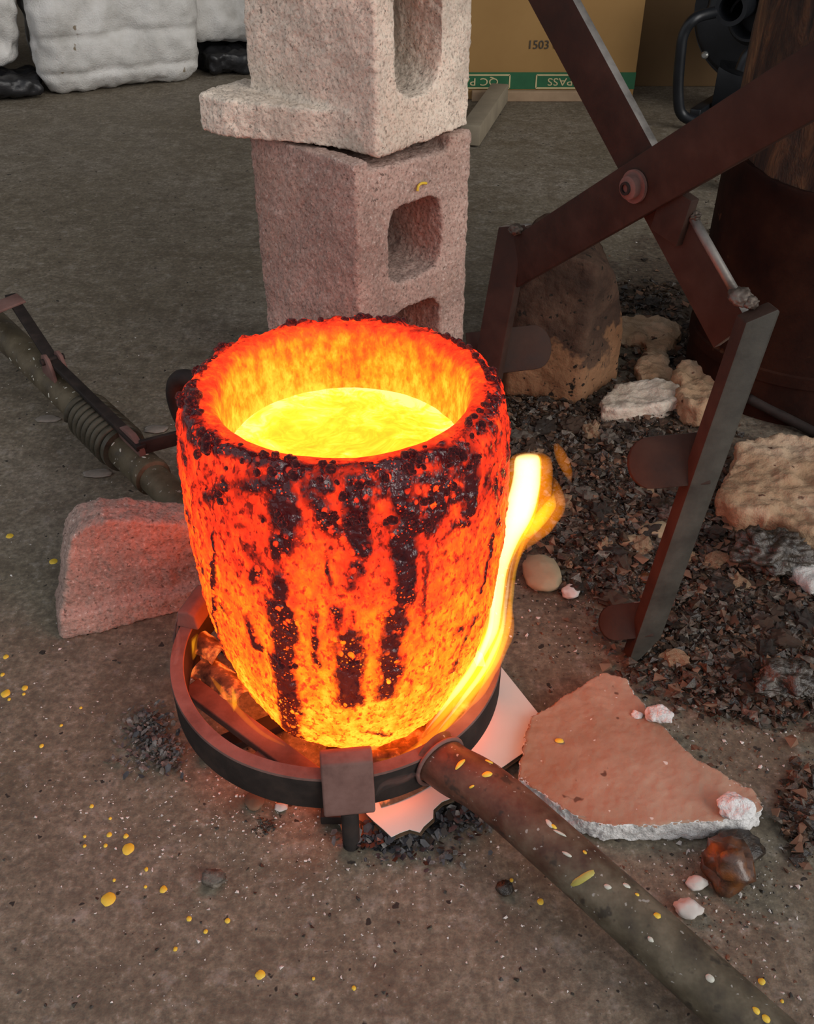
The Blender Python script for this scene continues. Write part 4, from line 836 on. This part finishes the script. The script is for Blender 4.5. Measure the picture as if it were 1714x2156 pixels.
def chips(spots_, name, label, cat, mats, seed, lo, hi, zj=.004):
    r_ = np.random.RandomState(seed); V, F, fm = [], [], []; base = np.array([(1, 0, 0), (-1, 0, 0), (0, 1, 0), (0, -1, 0), (0, 0, 1), (0, 0, -1)], float)
    Fb = [[0, 2, 4], [2, 1, 4], [1, 3, 4], [3, 0, 4], [2, 0, 5], [1, 2, 5], [3, 1, 5], [0, 3, 5]]
    for (px, py, sx, sy, n_, uni) in spots_:
        for _ in range(n_):
            a, b = (r_.uniform(-1, 1), r_.uniform(-1, 1)) if uni else (r_.normal(), r_.normal())
            x_, y_ = px + a * sx, py + b * sy
            if y_ < 200: continue
            p = onz(x_, y_, 0); s_ = lo + (hi - lo) * r_.rand() ** 4; q = (base + r_.uniform(-.55, .55, (6, 3))) * (s_ * r_.uniform(.6, 1.2, (6, 1))) @ ROTS[r_.randint(64)] * np.array([1.1, .95, .65]); an = r_.uniform(0, 6.3)
            q = np.stack([q[:, 0] * math.cos(an) - q[:, 1] * math.sin(an), q[:, 0] * math.sin(an) + q[:, 1] * math.cos(an), q[:, 2]], 1); q[:, 2] += s_ * .3 + zj * r_.rand() ** 2
            q[:, 2] = np.maximum(q[:, 2], .0001); o = len(V); V += (q + p).tolist(); F += [[i + o for i in f] for f in Fb]; fm += [r_.randint(len(mats))] * 8
    o = obj(name, (np.array(V), F), mats, fmat=fm, smooth=False, origin=(0, 0, 0)); return tag(o, label, cat, kind='stuff')
chips([(a, b, c * .95, d * .95, n_ * 130, 0) for a, b, c, d, n_ in ragged], 'slag_gravel', 'dark crumbled slag and rubble spread over the floor at right', 'gravel', [M['slag_dark'], M['slag_brown'], M['slag_dark'], M['slag_brown'], M['slag_dark'], M['grit_rust'], M['slag_grey'], M['slag_brown']], 31, .0008, .0080, .009)
chips([(1200, 1150, 90, 140, 900, 0), (1300, 1330, 160, 90, 700, 0), (1560, 1560, 120, 90, 600, 0), (1500, 1850, 130, 60, 450, 0), (1600, 2000, 90, 90, 160, 0), (1400, 700, 120, 120, 300, 0)], 'grit_scatter', 'fine pale and rusty grit scattered over the floor at right', 'grit', [M['grit_pale'], M['grit_rust'], M['grit_dark'], M['grit_rust']], 32, .0005, .0026, .0)
chips([(430, 1640, 190, 90, 380, 0), (600, 1750, 260, 60, 420, 0), (850, 1860, 260, 90, 260, 0), (800, 1800, 800, 320, 420, 1), (250, 1100, 250, 420, 260, 1), (1550, 1790, 50, 20, 60, 0)], 'pale_grit', 'tiny white grit specks scattered over the floor in front', 'grit', [M['grit_pale']], 33, .0004, .0017, .0)
chips([(560, 1740, 14, 12, 90, 0), (700, 1800, 700, 320, 240, 1), (300, 800, 300, 600, 160, 1)], 'dark_grit', 'tiny black specks scattered over the floor', 'grit', [M['grit_dark']], 34, .0005, .0026, .0)
# yellow paint drops on the concrete
for k, (px, py, w_) in enumerate([(228, 1892, 13), (270, 1787, 10.5), (344, 1872, 7), (308, 1830, 4), (265, 1760, 5), (230, 1757, 5), (222, 1780, 3.5), (178, 1781, 3.5), (178, 1761, 3), (232, 1723, 3), (12, 1460, 9), (52, 1448, 6), (50, 1461, 3), (19, 1472, 3), (398, 1934, 5), (433, 1961, 4), (369, 1998, 4), (548, 2052, 9), (479, 1938, 5),
        (193, 1697, 4), (87, 1570, 4), (129, 1527, 3), (170, 1490, 3), (12, 1382, 5), (20, 1128, 7), (112, 1182, 8), (1138, 1898, 6), (1077, 1853, 3.5), (1604, 2066, 6), (745, 2080, 4), (306, 1867, 3), (240, 1853, 3), (660, 2060, 3), (5, 1420, 4), (1647, 2108, 3)]):
    p = onz(px, py, .0004); d_ = np.linalg.norm(p - CAMP); r1 = w_ * d_ / FPX; g = blob(r1 * 1.05, r1 * 1.15, 700 + k, .0006); part('paint_spot', (g[0] + p, g[1]), M['yellow'], floor_)
p = onz(1178, 1559, .027)
part('paint_spot', (blob(.004, .003, 777, .0006)[0] + onz(1178, 1559, .0262), blob(.004, .003, 777, .0006)[1]), M['yellow'], slab)

# ------------------------------------------------------------------ log post in rusty sleeve, rod
pc = onz(1650, 890, 0) + np.array([.055, .14, 0]); pr_ = .158
post = thing('log_post', 'thick log post in a rusty steel sleeve at the right edge', 'post', pc)
Vw, Fw = lathe([(0, .02)] + [(pr_ - .004, .02 + .0125 * k) for k in range(90)] + [(0, 1.14)], pc, 120)
ang = np.arctan2(Vw[:, 1] - pc[1], Vw[:, 0] - pc[0]); dv = .007 * fbm(np.stack([np.cos(ang) * 7, np.sin(ang) * 7, Vw[:, 2] * 3], 1), 4, 3); rad = np.hypot(Vw[:, 0] - pc[0], Vw[:, 1] - pc[1])
Vw[:, :2] += (Vw[:, :2] - pc[:2]) / np.maximum(rad, 1e-3)[:, None] * (dv * (rad > .05))[:, None]
part('log', (Vw, Fw), M['wood'], post)
pf = [(pr_, .0)] + [(pr_ + .0015, .0 + .02 * k) for k in range(1, 18)] + [(pr_ + .003, .352), (pr_ + .001, .356), (pr_ - .006, .356), (pr_ - .006, 0)]
Vs, Fs = lathe(pf, pc, 120, True); ang = np.arctan2(Vs[:, 1] - pc[1], Vs[:, 0] - pc[0])
Vs[:, 2] -= np.clip(Vs[:, 2] / .356, 0, 1) ** 3 * (.04 * (.5 + .5 * np.cos(ang + 1.2)) + .012 * fbm(np.stack([np.cos(ang) * 3, np.sin(ang) * 3, 0 * ang], 1), 3, 6))
part('steel_sleeve', (Vs, Fs), M['rust'], post, auto=50)
part('sleeve_band', lathe([(pr_ + .001, .06), (pr_ + .005, .062), (pr_ + .005, .078), (pr_ + .001, .08)], pc, 96, True), M['rust'], post, auto=40)
rp = [onz(1575, 838, .030), onz(1640, 872, .018), onz(1714, 910, .008), onz(1800, 955, .007)]
tag(obj('steel_rod', tube(smooth_path(rp, 6), .007, 14), M['iron']), 'thin dark steel rod on the rubble behind the right tongs jaw', 'rod')

# ------------------------------------------------------------------ cartons, board and blower at the back
yb = 2.97
def carton(name, x0, x1, y0, dep, h, mat, label):
    t_ = thing(name, label, 'carton', ((x0 + x1) / 2, y0 + dep / 2, 0))
    part('carton_body', bevel(box(((x0 + x1) / 2, y0 + dep / 2, h / 2), (x1 - x0, dep, h)), .004), mat, t_, auto=40); return t_
b1 = carton('carton', -.06, .665, yb, .45, .55, M['carton'], 'brown carton with a green printed band, standing behind the concrete blocks')
zb0, zb1 = ony(1200, 187, yb)[2], ony(1200, 152, yb)[2]
part('printed_band', box((.3025, yb - .0012, (zb0 + zb1) / 2), (.725, .0016, zb1 - zb0)), M['green'], b1, smooth=False)
def qc(pxl, pxr):
    xl, xr = ony(pxl, 170, yb)[0], ony(pxr, 170, yb)[0]; cx_ = (xl + xr) / 2; zc_ = (zb0 + zb1) / 2 - .002; hh_ = (zb1 - zb0) * .78; w_ = xr - xl
    g = join(box((xl, yb - .003, zc_), (.004, .001, hh_)), box((xr, yb - .003, zc_), (.004, .001, hh_)), box((cx_, yb - .003, zc_ + hh_ / 2), (w_, .001, .004)), box((cx_, yb - .003, zc_ - hh_ / 2), (w_, .001, .004)))
    part('label_frame', g, M['cream'], b1, smooth=False)
    part('lettering', text_geo('QC PASS', hh_ * .82, (cx_, yb - .003, zc_), (-1.25, 0, 0), (0, 0, -1), (0, -1, 0)), M['cream'], b1, smooth=False)
qc(925, 1073); qc(1129, 1277)
part('lettering', text_geo('1503 0', .032, ony(1143, 95, yb - .002), (1, 0, 0), (0, 0, 1), (0, -1, 0)), M['ink'], b1, smooth=False)
part('carton_foot', bevel(box((.40, yb - .012, .014), (.42, .02, .028)), .002), M['kraft'], b1, smooth=False)
b2 = carton('carton', .672, 1.25, yb + .16, .42, .60, M['carton2'], 'dull plain carton behind the black blower')
part('flap_seam', box((.92, yb + .1585, .33), (.003, .002, .5)), M['kraft'], b2, smooth=False)
gb = bevel(bar(onz(990, 285, .03), onz(1052, 195, .03), .05, .05), .003); tag(obj('wooden_offcut', gb, M['wood_board'], auto=40), 'grey timber offcut lying between concrete blocks and carton', 'board')
# blower: snail housing with outlet tube
bc = onz(1515, 250, 0) + np.array([.08, .05, 0]); blw = thing('blower', 'black centrifugal blower with outlet tube, on the floor beside the log post', 'blower', bc)
ax = unit([-.55, -.83, 0]); sx_ = np.array([-ax[1], ax[0], 0]) * -1
def place(g, c, rows): V, F = orient(g, rows); return V + np.array(c), F
hc = bc + np.array([0, 0, .26])
sp = [(( .14 + .035 * a / (2 * PI)) * math.cos(a), (.14 + .035 * a / (2 * PI)) * math.sin(a)) for a in np.linspace(0, 2 * PI, 48, endpoint=False)]
part('housing', bevel(prism(sp, hc - ax * .05, sx_, UZ, ax, .10), .012, 3, 50), M['black'], blw, auto=40)
part('rim_flange', place(lathe([(.150, -.012), (.185, -.012), (.185, .012), (.150, .012)], (0, 0, 0), 60, True), hc, [sx_, UZ, ax]), M['black'], blw, auto=40)
part('inlet_collar', place(lathe([(.045, 0), (.075, 0), (.075, .02), (.060, .03), (.056, .07), (.050, .07), (.045, .02)], (0, 0, .05), 40, True), hc, [sx_, UZ, ax]), M['black'], blw, auto=40)
oc = hc + ax * .03 + UZ * .03 + sx_ * .03
part('outlet_tube', place(lathe([(.030, 0), (.037, 0), (.037, .14), (.041, .142), (.041, .15), (.030, .15)], (0, 0, 0), 36, True), oc + ax * .02, [sx_, UZ, ax]), M['black'], blw, auto=40)
part('motor', place(lathe([(0, -.20), (.07, -.20), (.078, -.19), (.078, -.05), (0, -.05)], (0, 0, 0), 40), hc, [sx_, UZ, ax]), M['black'], blw, auto=40)
for k in range(6):
    a = k * PI / 3 + .3; part('bolt', place(lathe([(0, 0), (.010, 0), (.010, .006), (.006, .010), (0, .010)], (0, 0, 0), 10), hc + sx_ * .165 * math.cos(a) + UZ * .165 * math.sin(a) + ax * .05, [sx_, UZ, ax]), M['bolt'], blw, auto=40)
hq = smooth_path([onz(1500, 262, .02) + np.array([.0, .0, 0]), ony(1440, 245, 2.66), ony(1428, 200, 2.66), ony(1432, 120, 2.66), ony(1440, 70, 2.66), ony(1465, 38, 2.66), ony(1510, 25, 2.70)], 8)
part('carry_handle', tube(hq, .014, 16), M['black'], blw)
part('hose', tube(smooth_path([ony(1560, 150, 2.55), ony(1580, 110, 2.55), ony(1620, 100, 2.56), ony(1650, 110, 2.6), ony(1690, 160, 2.65)], 8), .016, 16), M['black'], blw)
part('base_frame', bevel(join(box(bc + sx_ * .10 + np.array([0, 0, .012]), (.24, .03, .024), ax, sx_), box(bc - sx_ * .10 + np.array([0, 0, .012]), (.24, .03, .024), ax, sx_)), .003), M['black'], blw)
part('stand', bevel(box(bc + np.array([0, 0, .08]), (.16, .10, .13), sx_, ax), .004), M['black'], blw, auto=40)

# ------------------------------------------------------------------ fibre blanket bundle at the back left
def soft(c, size, ex, seed, r=.06, amps=((.010, 9, 3), (.004, 28, 3)), it=6, vox=.010, label=None):
    ex = unit(ex); ey = np.cross(UZ, ex); g = bevel(box(c, size, ex, ey), r, 4); return rough(g, vox, list(amps), (), it, seed, .0005)
b0, b1_ = onz(100, 208, 0), onz(438, 172, 0); exb = unit(b1_ - b0); eyb = np.cross(UZ, exb); Lb = np.linalg.norm(b1_ - b0)
bun = thing('fibre_blanket_bundle', 'large folded bundle of white fibre blanket lying at the back left', 'fibre blanket', (b0 + b1_) / 2 + eyb * .2)
V, F = soft((b0 + b1_) / 2 + eyb * .2 + UZ * .19, (Lb, .40, .38), exb, 501, .075, ((.030, 5, 3), (.012, 18, 3), (.004, 60, 2)), 4)
# creases running along the folded layers
fz = (V[:, 2] - .16 - .012 * fbm(V * 6, 2, 3)); V = V - np.outer(np.exp(-(fz / .009) ** 2) * .012 * (((V - b0) @ eyb) < .12), -eyb)
fz = (V[:, 2] - .062 - .010 * fbm(V * 6 + 4, 2, 3)); V = V - np.outer(np.exp(-(fz / .008) ** 2) * .012 * (((V - b0) @ eyb) < .12), -eyb)
part('folded_blanket', (V, F), M['fibre'], bun)
for k, (dx, dy, zc_, sz, sd_) in enumerate([(-.10, .07, .27, (.17, .26, .40), 510), (-.24, .10, .27, (.16, .28, .38), 511), (-.36, .16, .24, (.16, .3, .32), 512)]):
    V, F = soft(b0 + exb * dx + eyb * (dy + .13) + UZ * zc_, sz, exb, sd_, .06, ((.045, 7, 3), (.014, 20, 3), (.004, 60, 2)), 4); part('draped_fold', (V, F), M['fibre'], bun)
V, F = soft(b1_ + exb * .10 + eyb * .20 + UZ * .21, (.24, .22, .26), exb, 515, .05, ((.035, 8, 3), (.010, 24, 3), (.004, 60, 2)), 4); part('blanket_end', (V, F), M['fibre'], bun)
V, F = soft(b1_ + exb * .20 + eyb * .17 + UZ * .035, (.36, .28, .07), exb, 520, .02, ((.030, 12, 3), (.012, 40, 3)), 1, .008); tag(obj('plastic_sheet', (V, F), M['plastic']), 'crumpled black plastic under the right end of the fibre blanket bundle', 'plastic sheet')
V, F = soft(b0 + exb * -.20 + eyb * .10 + UZ * .03, (.40, .20, .06), exb, 521, .02, ((.030, 12, 3), (.012, 40, 3)), 1, .008); tag(obj('plastic_sheet', (V, F), M['plastic']), 'black charred plastic under the left folds of the fibre blanket bundle', 'plastic sheet')
